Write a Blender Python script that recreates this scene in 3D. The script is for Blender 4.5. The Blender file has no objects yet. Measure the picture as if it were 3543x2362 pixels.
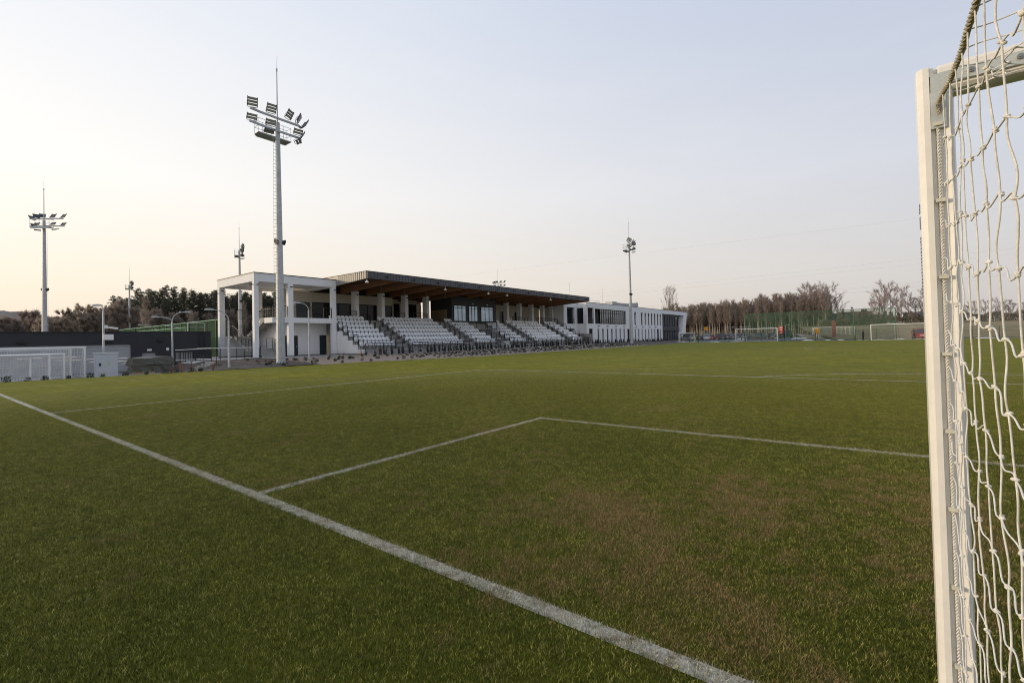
import bpy, math, random
from math import sin, cos, pi, radians, sqrt
from mathutils import Vector, Matrix
R = random.Random(7)
scene = bpy.context.scene
C = scene.collection

# ------------------------------------------------------------------ materials
def new_mat(name):
    m = bpy.data.materials.new(name); m.use_nodes = True
    nt = m.node_tree; nt.nodes.clear()
    out = nt.nodes.new('ShaderNodeOutputMaterial')
    b = nt.nodes.new('ShaderNodeBsdfPrincipled')
    nt.links.new(b.outputs[0], out.inputs[0])
    return m, nt, b, out
def N(nt, kind, **kw):
    n = nt.nodes.new(kind)
    for k, v in kw.items():
        if k.startswith('_'): n.inputs[k[1:]].default_value = v
        else: setattr(n, k, v)
    return n
def math_node(nt, op, a, b=None, clamp=False):
    n = nt.nodes.new('ShaderNodeMath'); n.operation = op; n.use_clamp = clamp
    for i, v in enumerate((a, b)):
        if v is None: continue
        if isinstance(v, (int, float)): n.inputs[i].default_value = v
        else: nt.links.new(v, n.inputs[i])
    return n.outputs[0]
def noise(nt, scale, detail=4, vec=None, rough=.6):
    n = nt.nodes.new('ShaderNodeTexNoise'); n.inputs['Scale'].default_value = scale
    n.inputs['Detail'].default_value = detail; n.inputs['Roughness'].default_value = rough
    if vec is None:
        g = nt.nodes.new('ShaderNodeNewGeometry'); vec = g.outputs['Position']
    nt.links.new(vec, n.inputs['Vector'])
    return n.outputs['Fac']
def ramp(nt, fac, stops):
    r = nt.nodes.new('ShaderNodeValToRGB'); el = r.color_ramp.elements
    while len(el) < len(stops): el.new(.5)
    for e, (p, c) in zip(el, stops):
        e.position = p; e.color = (c[0], c[1], c[2], 1)
    nt.links.new(fac, r.inputs[0]); return r.outputs[0]
def mixc(nt, fac, a, b):
    n = nt.nodes.new('ShaderNodeMix'); n.data_type = 'RGBA'
    for i, v in ((0, fac), (6, a), (7, b)):
        if isinstance(v, (int, float)): n.inputs[i].default_value = v
        elif isinstance(v, tuple): n.inputs[i].default_value = (v[0], v[1], v[2], 1)
        else: nt.links.new(v, n.inputs[i])
    return n.outputs[2]
MATS = {}
def M(name, col=(.5, .5, .5), rough=.6, var=.12, scale=3, bump=0, bscale=40, metal=0, spec=.5, objvec=False):
    """plain procedural material: a base colour broken up by two noises"""
    if name in MATS: return MATS[name]
    m, nt, b, out = new_mat(name)
    vec = None
    if objvec:
        tc = nt.nodes.new('ShaderNodeTexCoord'); vec = tc.outputs['Object']
    f1 = noise(nt, scale, 5, vec); f2 = noise(nt, scale * 9, 3, vec)
    f = math_node(nt, 'ADD', math_node(nt, 'MULTIPLY', f1, .65), math_node(nt, 'MULTIPLY', f2, .35))
    lo = tuple(c * (1 - var * 1.6) for c in col); hi = tuple(min(1, c * (1 + var * 1.6)) for c in col)
    nt.links.new(ramp(nt, f, [(.3, lo), (.7, hi)]), b.inputs['Base Color'])
    b.inputs['Roughness'].default_value = rough; b.inputs['Metallic'].default_value = metal
    b.inputs['Specular IOR Level'].default_value = spec
    if bump:
        bn = N(nt, 'ShaderNodeBump'); bn.inputs['Strength'].default_value = bump; bn.inputs['Distance'].default_value = .02
        nt.links.new(noise(nt, bscale, 4, vec), bn.inputs['Height']); nt.links.new(bn.outputs[0], b.inputs['Normal'])
    MATS[name] = m; return m
def streaky(name, col, var=.06):
    m, nt, b, out = new_mat(name)
    g = nt.nodes.new('ShaderNodeNewGeometry'); mp = N(nt, 'ShaderNodeMapping'); mp.inputs['Scale'].default_value = (2.2, 2.2, .22)
    nt.links.new(g.outputs['Position'], mp.inputs[0])
    f1 = noise(nt, 1.5, 6, mp.outputs[0], .7); f2 = noise(nt, .35, 3); f3 = noise(nt, 18, 3)
    f = math_node(nt, 'ADD', math_node(nt, 'ADD', math_node(nt, 'MULTIPLY', f1, .5), math_node(nt, 'MULTIPLY', f2, .35)), math_node(nt, 'MULTIPLY', f3, .15))
    c = ramp(nt, f, [(.30, tuple(q*(1-var*2.2) for q in col)), (.5, col), (.72, tuple(q*(1+var*.8) for q in col))])
    sp = N(nt, 'ShaderNodeSeparateXYZ'); nt.links.new(g.outputs['Position'], sp.inputs[0])
    low = math_node(nt, 'MULTIPLY', math_node(nt, 'SUBTRACT', 1.0, math_node(nt, 'MULTIPLY', math_node(nt, 'SUBTRACT', sp.outputs[2], .3), 1.4), True), math_node(nt, 'MULTIPLY', f1, .55), True)
    nt.links.new(mixc(nt, low, c, (.30, .27, .23)), b.inputs['Base Color']); b.inputs['Roughness'].default_value = .88
    MATS[name] = m; return m
plaster = streaky('white_plaster', (.80, .80, .80))
plaster_warm = M('cream_plaster', (.62, .57, .48), .85, .05, .5, .15, 60)
plinth_m = M('dark_plinth', (.12, .12, .12), .8, .1, 2)
concrete = M('concrete', (.34, .33, .31), .85, .16, 1.2, .3, 30)
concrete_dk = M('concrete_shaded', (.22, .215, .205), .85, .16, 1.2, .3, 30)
galv = M('galvanised_steel', (.46, .48, .49), .5, .18, 4, 0, 40, .25, objvec=True)
blackm = M('black_metal', (.012, .012, .014), .5, .2, 6)
darkm = M('dark_grey_metal', (.07, .075, .085), .45, .12, 3)
seatm = M('white_plastic', (.90, .90, .90), .38, .04, 3)
seatm2 = M('white_plastic_shaded', (.74, .76, .78), .45, .06, 3)  # greyer copy of the seat white, shade put into the colour
anthracite = M('anthracite_render', (.032, .034, .039), .8, .12, 1.2, .2, 40)
charcoal = M('charcoal_panel', (.05, .052, .06), .6, .1, 1)
doorgrey = M('sectional_door_grey', (.36, .37, .39), .5, .04, 2)
whitepaint = M('white_paint', (.80, .79, .76), .35, .04, 5, objvec=True)
postpaint = M('goalpost_paint', (.80, .775, .72), .22, .05, 3, .03, 25)
clipm = M('worn_clip_plastic', (.62, .60, .50), .5, .1, 30)
bracketm = M('zinc_bracket', (.50, .53, .50), .45, .12, 14, 0, 40, .3)
cordm = M('net_cord', (.78, .75, .68), .8, .16, 60, .4, 900)
ropem = M('braided_rope', (.56, .50, .38), .9, .3, 90, .6, 900)
darkopen = M('dark_interior', (.018, .018, .019), .7, .2, 2)
doordark = M('dark_door_leaf', (.03, .045, .05), .35, .1, 2)
redm = M('red_panel', (.62, .05, .03), .5, .08, 3)
orangem = M('orange_panel', (.75, .33, .02), .5, .06, 3)
tealm = M('teal_panel', (.04, .30, .26), .5, .06, 3)
limem = M('lime_paint', (.45, .62, .12), .5, .06, 3)
snowm = M('snow', (.80, .80, .82), .7, .08, 3, .3, 20)
tarp = M('olive_tarpaulin', (.075, .075, .052), .3, .25, 2.5, .5, 12)
woodp = M('pallet_wood', (.42, .28, .14), .8, .2, 8)
gravel = M('gravel_mulch', (.25, .20, .165), .95, .42, 5, .8, 22)
soil = M('dark_soil', (.075, .058, .045), .95, .4, 3, .8, 14)
fabricm = M('weed_fabric', (.048, .038, .032), .8, .45, 2.2, .8, 7)
paving = M('pale_paving', (.36, .355, .34), .85, .12, 1.5, .2, 20)
asphalt = M('asphalt', (.145, .15, .16), .9, .15, .5, .3, 30)
meadow = M('dry_meadow', (.13, .11, .05), .95, .3, .12, .3, 2)
twigred = M('red_twig', (.22, .08, .05), .8, .2, 5)
def T(name, col, var=.3, scale=.3, tr=.45):
    m, nt, b, out = new_mat(name)
    f = noise(nt, scale, 4)
    c = ramp(nt, f, [(.3, tuple(q*(1-var) for q in col)), (.7, tuple(min(1, q*(1+var)) for q in col))])
    nt.links.new(c, b.inputs['Base Color']); b.inputs['Roughness'].default_value = .95; b.inputs['Specular IOR Level'].default_value = 0
    t = N(nt, 'ShaderNodeBsdfTranslucent'); nt.links.new(c, t.inputs[0]); mx = N(nt, 'ShaderNodeMixShader'); mx.inputs[0].default_value = tr
    nt.links.new(b.outputs[0], mx.inputs[1]); nt.links.new(t.outputs[0], mx.inputs[2]); nt.links.new(mx.outputs[0], out.inputs[0]); MATS[name] = m; return m
shrubg = M('dark_shrub_leaf', (.028, .038, .018), .8, .4, 9)
reedg = M('reed_leaf', (.022, .028, .018), .7, .4, 9)
pineleaf = T('pine_needles', (.115, .118, .085), .4)  # needle green paled, distance haze put into the colour
pinebark = M('pine_bark', (.10, .065, .045), .95, .3, 2)
birchbark = M('birch_bark', (.40, .35, .28), .9, .3, .7)
brownbark = M('brown_bark', (.19, .15, .12), .95, .3, 1.2)
twigm = T('bare_twigs', (.34, .28, .235))  # twig brown lightened, haze put into the colour
twigh = T('hazy_twigs', (.44, .375, .35))
beechm = T('rusty_leaf_twigs', (.43, .355, .29))  # greyed and lightened, distance haze put into the foliage colour
roofred = M('red_roof_tile', (.26, .08, .06), .8, .2, 2)
roofdark = M('dark_roof_tile', (.07, .08, .085), .8, .15, 2)
hedgem = M('far_thicket', (.13, .11, .09), .95, .35, .25)

def wood_mat():
    m, nt, b, out = new_mat('laminated_timber')
    g = nt.nodes.new('ShaderNodeNewGeometry'); mp = N(nt, 'ShaderNodeMapping'); mp.inputs['Scale'].default_value = (.6, 3, 22)
    nt.links.new(g.outputs['Position'], mp.inputs[0])
    f = noise(nt, 1.2, 4, mp.outputs[0])
    nt.links.new(ramp(nt, f, [(.3, (.30, .145, .070)), (.7, (.44, .23, .12))]), b.inputs['Base Color'])
    b.inputs['Roughness'].default_value = .5
    return m
timber = wood_mat()
soffitm = M('stained_soffit_boards', (.17, .085, .05), .6, .2, 3)

def glass_mat(name, col, rough=.06, metal=0.0, spec=1.0):
    m, nt, b, out = new_mat(name)
    f = noise(nt, .8, 2)
    nt.links.new(ramp(nt, f, [(.3, tuple(c * .8 for c in col)), (.7, tuple(c * 1.2 for c in col))]), b.inputs['Base Color'])
    b.inputs['Roughness'].default_value = rough; b.inputs['Metallic'].default_value = metal
    b.inputs['Specular IOR Level'].default_value = spec
    return m
glass_dark = glass_mat('dark_window_glass', (.014, .016, .018), .06, 0, .22)
glass_sky = glass_mat('sky_reflecting_glass', (.30, .38, .43), .12, .75)
glass_facade = glass_mat('reflective_facade_glass', (.16, .18, .19), .05, .7)
glass_car = glass_mat('car_glass', (.02, .025, .03))
lens = glass_mat('lamp_lens', (.34, .35, .30), .3, .2)
tailred = glass_mat('tail_lamp_red', (.35, .02, .02), .2)
headl = glass_mat('head_lamp_clear', (.6, .62, .65), .1, .3)

def net_mat(name, col, alpha):
    m, nt, b, out = new_mat(name)
    nt.nodes.remove(b)
    d = N(nt, 'ShaderNodeBsdfDiffuse'); f = noise(nt, .6, 3)
    nt.links.new(ramp(nt, f, [(.3, tuple(c * .8 for c in col)), (.7, tuple(c * 1.2 for c in col))]), d.inputs[0])
    t = N(nt, 'ShaderNodeBsdfTransparent'); mx = N(nt, 'ShaderNodeMixShader')
    a2 = math_node(nt, 'MULTIPLY', noise(nt, .9, 3), .35)
    a = math_node(nt, 'ADD', a2, alpha - .17, True)
    nt.links.new(a, mx.inputs[0]); nt.links.new(t.outputs[0], mx.inputs[1]); nt.links.new(d.outputs[0], mx.inputs[2])
    nt.links.new(mx.outputs[0], out.inputs[0]); return m
greennet = net_mat('green_mesh', (.08, .14, .09), .42)
greenwind = net_mat('green_windscreen', (.050, .088, .055), .90)
fencemesh = net_mat('fine_fence_mesh', (.07, .10, .08), .18)
farnet = net_mat('fine_white_net', (.55, .55, .52), .12)

def car_mat():
    m, nt, b, out = new_mat('car_paint')
    oi = N(nt, 'ShaderNodeObjectInfo'); f = noise(nt, 2, 2)
    c = mixc(nt, math_node(nt, 'MULTIPLY', f, .25), oi.outputs['Color'], (.10, .09, .08))
    nt.links.new(c, b.inputs['Base Color']); b.inputs['Roughness'].default_value = .3
    b.inputs['Metallic'].default_value = .25; b.inputs['Coat Weight'].default_value = .4
    return m
carpaint = car_mat()

# pitch colours shared by the flat turf and the grass blades ------------------
def line_mask(nt, pos, segs, soft=70, wob=.02, nscale=30):
    """mask of worn painted lines from world position: segs = (axis, centre, half width, lo, hi)"""
    sp = N(nt, 'ShaderNodeSeparateXYZ'); nt.links.new(pos, sp.inputs[0])
    nz = math_node(nt, 'MULTIPLY', math_node(nt, 'SUBTRACT', noise(nt, nscale, 3, pos), .5), wob * 2.4)
    tot = None
    for ax, c, hw, lo, hi in segs:
        a, o = (sp.outputs[1], sp.outputs[0]) if ax == 'Y' else (sp.outputs[0], sp.outputs[1])
        d = math_node(nt, 'ABSOLUTE', math_node(nt, 'SUBTRACT', a, c))
        d = math_node(nt, 'ADD', d, nz)
        k = math_node(nt, 'MULTIPLY', math_node(nt, 'SUBTRACT', hw, d), soft, False)
        k = math_node(nt, 'MINIMUM', math_node(nt, 'MAXIMUM', k, 0.0), 1.0)
        e = math_node(nt, 'MULTIPLY', math_node(nt, 'GREATER_THAN', o, lo), math_node(nt, 'LESS_THAN', o, hi))
        k = math_node(nt, 'MULTIPLY', k, e)
        tot = k if tot is None else math_node(nt, 'MAXIMUM', tot, k)
    return tot
SEGS = [('Y', .06, .06, -30.3, 37), ('X', -5.44, .055, 0, 5.5), ('Y', 5.44, .055, -5.5, 12.8),
        ('X', -16.44, .05, 0, 16.5), ('Y', 16.44, .05, -16.5, 23.8)]
def worn_mask(nt, pos):
    """bare brown wear in front of the goal, patchy elsewhere"""
    sp = N(nt, 'ShaderNodeSeparateXYZ'); nt.links.new(pos, sp.inputs[0])
    dx = math_node(nt, 'MULTIPLY', math_node(nt, 'SUBTRACT', sp.outputs[0], -.6), .36)
    dy = math_node(nt, 'MULTIPLY', math_node(nt, 'SUBTRACT', sp.outputs[1], 2.0), .40)
    r2 = math_node(nt, 'ADD', math_node(nt, 'MULTIPLY', dx, dx), math_node(nt, 'MULTIPLY', dy, dy))
    near = math_node(nt, 'MAXIMUM', math_node(nt, 'SUBTRACT', 1.0, math_node(nt, 'MULTIPLY', r2, .55)), 0.0)
    n1 = noise(nt, 1.1, 5, pos, .7); n2 = noise(nt, 5.5, 4, pos, .65)
    v = math_node(nt, 'ADD', math_node(nt, 'MULTIPLY', n1, .5), math_node(nt, 'MULTIPLY', n2, .5))
    v = math_node(nt, 'ADD', v, math_node(nt, 'MULTIPLY', near, .125))
    n3 = noise(nt, .45, 3, pos); v = math_node(nt, 'ADD', v, math_node(nt, 'MULTIPLY', math_node(nt, 'SUBTRACT', n3, .5), .45))
    v = math_node(nt, 'MULTIPLY', math_node(nt, 'SUBTRACT', v, .565), 7.5)
    return math_node(nt, 'MINIMUM', math_node(nt, 'MAXIMUM', v, 0.0), 1.0)
def far_lighten(nt, pos):  # lightens blades with distance: grazing-view brightness put into the colour
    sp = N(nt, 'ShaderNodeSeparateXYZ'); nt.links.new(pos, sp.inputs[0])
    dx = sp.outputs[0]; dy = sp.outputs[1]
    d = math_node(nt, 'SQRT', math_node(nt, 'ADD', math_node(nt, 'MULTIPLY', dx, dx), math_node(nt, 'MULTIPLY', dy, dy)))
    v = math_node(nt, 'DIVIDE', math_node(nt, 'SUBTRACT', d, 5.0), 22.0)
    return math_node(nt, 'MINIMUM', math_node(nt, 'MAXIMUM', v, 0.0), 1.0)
def turf_mat():
    m, nt, b, out = new_mat('mown_turf')
    g = nt.nodes.new('ShaderNodeNewGeometry'); pos = g.outputs['Position']
    big = noise(nt, .13, 4, pos); mid = noise(nt, 1.3, 4, pos); fine = noise(nt, 45, 3, pos, .8); med = noise(nt, 8, 4, pos, .7)
    base = ramp(nt, big, [(.3, (.225, .212, .016)), (.7, (.320, .270, .026))])
    c = mixc(nt, math_node(nt, 'MULTIPLY', mid, .6), base, (.190, .195, .014))
    tex = math_node(nt, 'ADD', math_node(nt, 'MULTIPLY', fine, .5), math_node(nt, 'MULTIPLY', med, .5))
    dark = mixc(nt, ramp(nt, tex, [(.36, (0, 0, 0)), (.62, (1, 1, 1))]), (.125, .128, .010), c)
    st1 = noise(nt, .75, 5, pos, .75); st2 = noise(nt, 3.2, 4, pos, .7)
    stv = math_node(nt, 'ADD', math_node(nt, 'MULTIPLY', st1, .5), math_node(nt, 'MULTIPLY', st2, .5))
    dark = mixc(nt, ramp(nt, stv, [(.40, (.62, .62, .62)), (.56, (0, 0, 0))]), dark, (.080, .088, .008))
    dark = mixc(nt, ramp(nt, stv, [(.52, (0, 0, 0)), (.66, (.45, .45, .45))]), dark, (.42, .35, .05))
    # broad mowing bands across the pitch
    sp = N(nt, 'ShaderNodeSeparateXYZ'); nt.links.new(pos, sp.inputs[0])
    band = math_node(nt, 'SINE', math_node(nt, 'MULTIPLY', sp.outputs[1], 2 * pi / 11))
    band = math_node(nt, 'MULTIPLY', math_node(nt, 'ADD', band, 1), .15)
    c2 = mixc(nt, band, dark, (.145, .150, .020))
    c3 = mixc(nt, math_node(nt, 'MULTIPLY', worn_mask(nt, pos), .75), c2, (.17, .11, .045))
    # shade between blades painted in: turf colour darkens at steep view angles
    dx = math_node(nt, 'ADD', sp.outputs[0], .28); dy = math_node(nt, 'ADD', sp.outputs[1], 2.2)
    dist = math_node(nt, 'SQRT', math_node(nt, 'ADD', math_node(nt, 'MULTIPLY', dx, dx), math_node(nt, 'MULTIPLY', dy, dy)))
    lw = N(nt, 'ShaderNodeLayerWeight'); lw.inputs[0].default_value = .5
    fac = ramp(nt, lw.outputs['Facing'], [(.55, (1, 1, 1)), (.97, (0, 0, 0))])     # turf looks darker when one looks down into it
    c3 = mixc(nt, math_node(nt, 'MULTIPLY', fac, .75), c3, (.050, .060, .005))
    nt.links.new(c3, b.inputs['Base Color'])
    b.inputs['Roughness'].default_value = .9; b.inputs['Specular IOR Level'].default_value = .1
    bn = N(nt, 'ShaderNodeBump'); bn.inputs['Strength'].default_value = .9; bn.inputs['Distance'].default_value = .03
    nt.links.new(tex, bn.inputs['Height']); nt.links.new(bn.outputs[0], b.inputs['Normal'])
    return m
def blade_mat():
    m, nt, b, out = new_mat('grass_blades')
    g = nt.nodes.new('ShaderNodeNewGeometry'); pos = g.outputs['Position']
    at = N(nt, 'ShaderNodeAttribute'); at.attribute_name = 'tone'
    big = noise(nt, .35, 4, pos)
    t = math_node(nt, 'ADD', math_node(nt, 'MULTIPLY', at.outputs['Fac'], .75), math_node(nt, 'MULTIPLY', big, .35))
    t = math_node(nt, 'ADD', t, math_node(nt, 'MULTIPLY', math_node(nt, 'SUBTRACT', noise(nt, 26, 3, pos, .8), .52), 1.3))
    c = ramp(nt, t, [(.10, (.030, .042, .004)), (.42, (.145, .178, .013)), (.68, (.36, .37, .040)), (.92, (.85, .78, .26))])
    c = mixc(nt, math_node(nt, 'MULTIPLY', far_lighten(nt, pos), .75), c, (.50, .46, .034))
    c = mixc(nt, math_node(nt, 'MULTIPLY', ramp(nt, noise(nt, 7, 4, pos, .7), [(.38, (1, 1, 1)), (.60, (0, 0, 0))]), .55), c, (.060, .075, .010))
    w = math_node(nt, 'MULTIPLY', worn_mask(nt, pos), math_node(nt, 'ADD', math_node(nt, 'MULTIPLY', at.outputs['Fac'], .7), .45), True)
    c = mixc(nt, w, c, mixc(nt, noise(nt, 20, 3, pos, .8), (.20, .12, .05), (.80, .56, .26)))
    lm = line_mask(nt, pos, SEGS, 45, .030, 22)
    lm = math_node(nt, 'MULTIPLY', lm, math_node(nt, 'ADD', .42, math_node(nt, 'MULTIPLY', at.outputs['Fac'], .75)))
    patch = ramp(nt, noise(nt, 3.1, 4, pos), [(.36, (0, 0, 0)), (.56, (1, 1, 1))])
    c = mixc(nt, math_node(nt, 'MULTIPLY', lm, math_node(nt, 'MULTIPLY', noise(nt, 24, 4, pos, .8), 1.75), True), c, mixc(nt, patch, (.72, .60, .46), (.92, .90, .76)))
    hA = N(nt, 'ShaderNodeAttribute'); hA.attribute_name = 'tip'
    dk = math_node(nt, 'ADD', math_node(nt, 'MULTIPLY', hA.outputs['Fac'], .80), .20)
    dk = math_node(nt, 'MAXIMUM', dk, math_node(nt, 'MULTIPLY', far_lighten(nt, pos), .9))
    c = mixc(nt, dk, (.010, .013, .002), c)  # occlusion painted in: colour darkened towards the blade roots
    nt.links.new(c, b.inputs['Base Color']); b.inputs['Roughness'].default_value = .55
    b.inputs['Specular IOR Level'].default_value = .3
    return m
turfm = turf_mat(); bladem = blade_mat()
def marking_mat():
    m, nt, b, out = new_mat('worn_line_paint')
    f = noise(nt, 9, 5, None, .75); f2 = noise(nt, .7, 3)
    v = math_node(nt, 'ADD', math_node(nt, 'MULTIPLY', f, .7), math_node(nt, 'MULTIPLY', f2, .3))
    nt.links.new(ramp(nt, f, [(.3, (.36, .33, .25)), (.7, (.60, .58, .50))]), b.inputs['Base Color'])
    b.inputs['Roughness'].default_value = .9
    t = N(nt, 'ShaderNodeBsdfTransparent'); mx = N(nt, 'ShaderNodeMixShader')
    nt.links.new(ramp(nt, v, [(.36, (.0, .0, .0)), (.54, (.85, .85, .85))]), mx.inputs[0])
    nt.links.new(t.outputs[0], mx.inputs[1]); nt.links.new(b.outputs[0], mx.inputs[2]); nt.links.new(mx.outputs[0], out.inputs[0])
    return m
markm = marking_mat()

# ------------------------------------------------------------------ mesh builder
class MB:
    def __init__(s): s.v = []; s.f = []
    def quad(s, a, b, c, d):
        i = len(s.v); s.v += [a, b, c, d]; s.f.append((i, i+1, i+2, i+3)); return s
    def tri(s, a, b, c):
        i = len(s.v); s.v += [a, b, c]; s.f.append((i, i+1, i+2)); return s
    def hexa(s, p):   # 8 corners: bottom 4 ccw, top 4 ccw
        i = len(s.v); s.v += list(p)
        for f in ((3, 2, 1, 0), (4, 5, 6, 7), (0, 1, 5, 4), (1, 2, 6, 5), (2, 3, 7, 6), (3, 0, 4, 7)):
            s.f.append(tuple(i + k for k in f))
        return s
    def box(s, x0, x1, y0, y1, z0, z1):
        if x0 > x1: x0, x1 = x1, x0
        if y0 > y1: y0, y1 = y1, y0
        return s.hexa([(x0, y0, z0), (x1, y0, z0), (x1, y1, z0), (x0, y1, z0), (x0, y0, z1), (x1, y0, z1), (x1, y1, z1), (x0, y1, z1)])
    def obox(s, c, ax, ay, az, hx, hy, hz):   # oriented box
        c = Vector(c); ax, ay, az = Vector(ax).normalized(), Vector(ay).normalized(), Vector(az).normalized()
        p = []
        for z in (-hz, hz):
            for x, y in ((-hx, -hy), (hx, -hy), (hx, hy), (-hx, hy)): p.append(tuple(c + ax*x + ay*y + az*z))
        return s.hexa(p)
    def prism(s, poly, axis, a, b):
        """extrude a 2-D polygon; axis 'X': poly=(y,z), 'Y': poly=(x,z), 'Z': poly=(x,y)"""
        i = len(s.v); n = len(poly)
        for t in (a, b):
            for u, w in poly:
                s.v.append((t, u, w) if axis == 'X' else (u, t, w) if axis == 'Y' else (u, w, t))
        s.f.append(tuple(i + k for k in reversed(range(n)))); s.f.append(tuple(i + n + k for k in range(n)))
        for k in range(n): s.f.append((i+k, i+(k+1) % n, i+n+(k+1) % n, i+n+k))
        return s
    def tube(s, pts, r, n=6, cap=True):
        pts = [Vector(p) for p in pts]; rs = r if isinstance(r, (list, tuple)) else [r]*len(pts)
        base = len(s.v); prev = None
        for k, p in enumerate(pts):
            if k == 0: t = pts[1] - pts[0]
            elif k == len(pts)-1: t = pts[-1] - pts[-2]
            else: t = (pts[k+1]-pts[k]).normalized() + (pts[k]-pts[k-1]).normalized()
            if t.length < 1e-9: t = Vector((0, 0, 1))
            t.normalize()
            if prev is None:
                up = Vector((0, 0, 1)) if abs(t.z) < .9 else Vector((1, 0, 0))
                u = t.cross(up).normalized()
            else:
                u = prev - t*prev.dot(t)
                if u.length < 1e-6: u = t.cross(Vector((0, 0, 1)) if abs(t.z) < .9 else Vector((1, 0, 0)))
                u.normalize()
            prev = u; w = t.cross(u)
            for j in range(n):
                a = 2*pi*j/n
                s.v.append(tuple(p + (u*cos(a) + w*sin(a))*rs[k]))
        for k in range(len(pts)-1):
            for j in range(n):
                a = base+k*n+j; b2 = base+k*n+(j+1) % n
                s.f.append((a, b2, b2+n, a+n))
        if cap and n > 2:
            s.f.append(tuple(base+j for j in reversed(range(n)))); e = base+(len(pts)-1)*n
            s.f.append(tuple(e+j for j in range(n)))
        return s
    def ball(s, c, r, sc=(1, 1, 1), nu=6, nv=4):
        i = len(s.v); c = Vector(c)
        for a in range(nv+1):
            th = pi*a/nv
            for b in range(nu):
                ph = 2*pi*b/nu
                s.v.append((c.x+r*sc[0]*sin(th)*cos(ph), c.y+r*sc[1]*sin(th)*sin(ph), c.z+r*sc[2]*cos(th)))
        for a in range(nv):
            for b in range(nu):
                s.f.append((i+a*nu+b, i+(a+1)*nu+b, i+(a+1)*nu+(b+1) % nu, i+a*nu+(b+1) % nu))
        return s
    def build(s, name, mat, parent=None, label=None, smooth=False, **kw):
        me = bpy.data.meshes.new(name)
        off = Vector(parent['_w']) if parent is not None and '_w' in parent else Vector((0, 0, 0))
        me.from_pydata([tuple(Vector(v)-off) for v in s.v], [], s.f); me.update()
        if isinstance(mat, (list, tuple)):
            for q in mat: me.materials.append(q)
        else: me.materials.append(mat)
        if smooth:
            for p in me.polygons: p.use_smooth = True
        o = bpy.data.objects.new(name, me); C.objects.link(o)
        if parent is not None:
            o.parent = parent; o['_w'] = tuple(off)
        else: o['_w'] = (0, 0, 0)
        if label: o['label'] = label
        for k, v in kw.items(): o[k] = v
        return o
def thing(name, label, cat, loc=(0, 0, 0), group=None):
    o = bpy.data.objects.new(name, None); C.objects.link(o); o.location = loc
    o.empty_display_size = .3
    o['label'] = label; o['category'] = cat; o['_w'] = tuple(loc)
    if group: o['group'] = group
    return o
def tag(o, label, cat, group=None):
    o['label'] = label; o['category'] = cat
    if group: o['group'] = group
    return o
KIDS = {}
def dup(root, loc, rotz=0, label=None, group=None, scale=None, color=None):
    if root not in KIDS: KIDS[root] = [(ch, list(ch.children)) for ch in root.children]
    r = root.copy(); C.objects.link(r); r.location = loc; r.rotation_euler = (0, 0, rotz)
    if scale: r.scale = scale if isinstance(scale, tuple) else (scale,)*3
    if label: r['label'] = label
    if group: r['group'] = group
    if color and r.type == 'MESH': r.color = (*color, 1)
    for ch, gs in KIDS[root]:
        c = ch.copy(); C.objects.link(c); c.parent = r
        if color: c.color = (*color, 1)
        for g in gs:
            d = g.copy(); C.objects.link(d); d.parent = c
    return r
def move(o, loc, rotz=0, scale=None):
    o.location = loc; o.rotation_euler = (0, 0, rotz)
    if scale: o.scale = scale if isinstance(scale, tuple) else (scale,)*3
def structure(name, mb, mat, smooth=False):
    o = mb.build(name, mat, smooth=smooth); o['kind'] = 'structure'; return o

# ------------------------------------------------------------------ terrain
EDGE = [(-30, -36.5), (-8, -35.8), (1, -34.68), (10.3, -33.33), (20, -32.4), (27, -30.6), (31, -29.6), (55, -29.6), (95, -29.7), (140, -29.7)]
def edge(y):
    for (a, xa), (b, xb) in zip(EDGE, EDGE[1:]):
        if a <= y <= b: return xa + (xb-xa)*(y-a)/(b-a)
    return EDGE[0][1] if y < EDGE[0][0] else EDGE[-1][1]
def sm(t): t = max(0, min(1, t)); return t*t*(3-2*t)
def hgt(x, y):
    e = edge(y)
    if x > e: return -.03
    d = e - x
    low = -.03 - .42*min(1, d/8)
    far = 9.0 if y < 26 else 9.6
    t = max(0, min(1, d/far))
    hi = -.03 + .36*t**.65
    if y > 98: hi = -.03 + .3*sm((e-x-5)/10)
    k = sm((y-10.6)/2.8) if x > -48 else sm((y-15.6)/.6)
    return low*(1-k) + hi*k
def sheet(name, x0, x1, y0, y1, st, zo, mat, mask=None, smooth=True):
    nx = int(round((x1-x0)/st)); ny = int(round((y1-y0)/st)); mb = MB()
    idx = {}
    def vid(i, j):
        if (i, j) not in idx:
            x = x0+i*st; y = y0+j*st; idx[(i, j)] = len(mb.v); mb.v.append((x, y, hgt(x, y)+zo))
        return idx[(i, j)]
    for i in range(nx):
        for j in range(ny):
            cx = x0+(i+.5)*st; cy = y0+(j+.5)*st
            if mask and not mask(cx, cy): continue
            mb.f.append((vid(i, j), vid(i+1, j), vid(i+1, j+1), vid(i, j+1)))
    return structure(name, mb, mat, smooth)
sheet('ground', -60, -28, -30, 140, .5, 0, soil)
g2 = MB()
g2.quad((-28, -60, -.03), (900, -60, -.03), (900, 900, -.03), (-28, 900, -.03))
g2.quad((-60, 140, -.032), (-28, 140, -.032), (-28, 900, -.032), (-60, 900, -.032))
g2.quad((-60, -60, -.46), (-28, -60, -.46), (-28, -30, -.46), (-60, -30, -.46))
g2.quad((-900, -60, -.46), (-60, -60, -.46), (-60, 15.7, -.46), (-900, 15.7, -.46))
g2.quad((-900, 15.7, .30), (-60, 15.7, .30), (-60, 900, .30), (-900, 900, .30))
structure('surrounding_land', g2, meadow)
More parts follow.
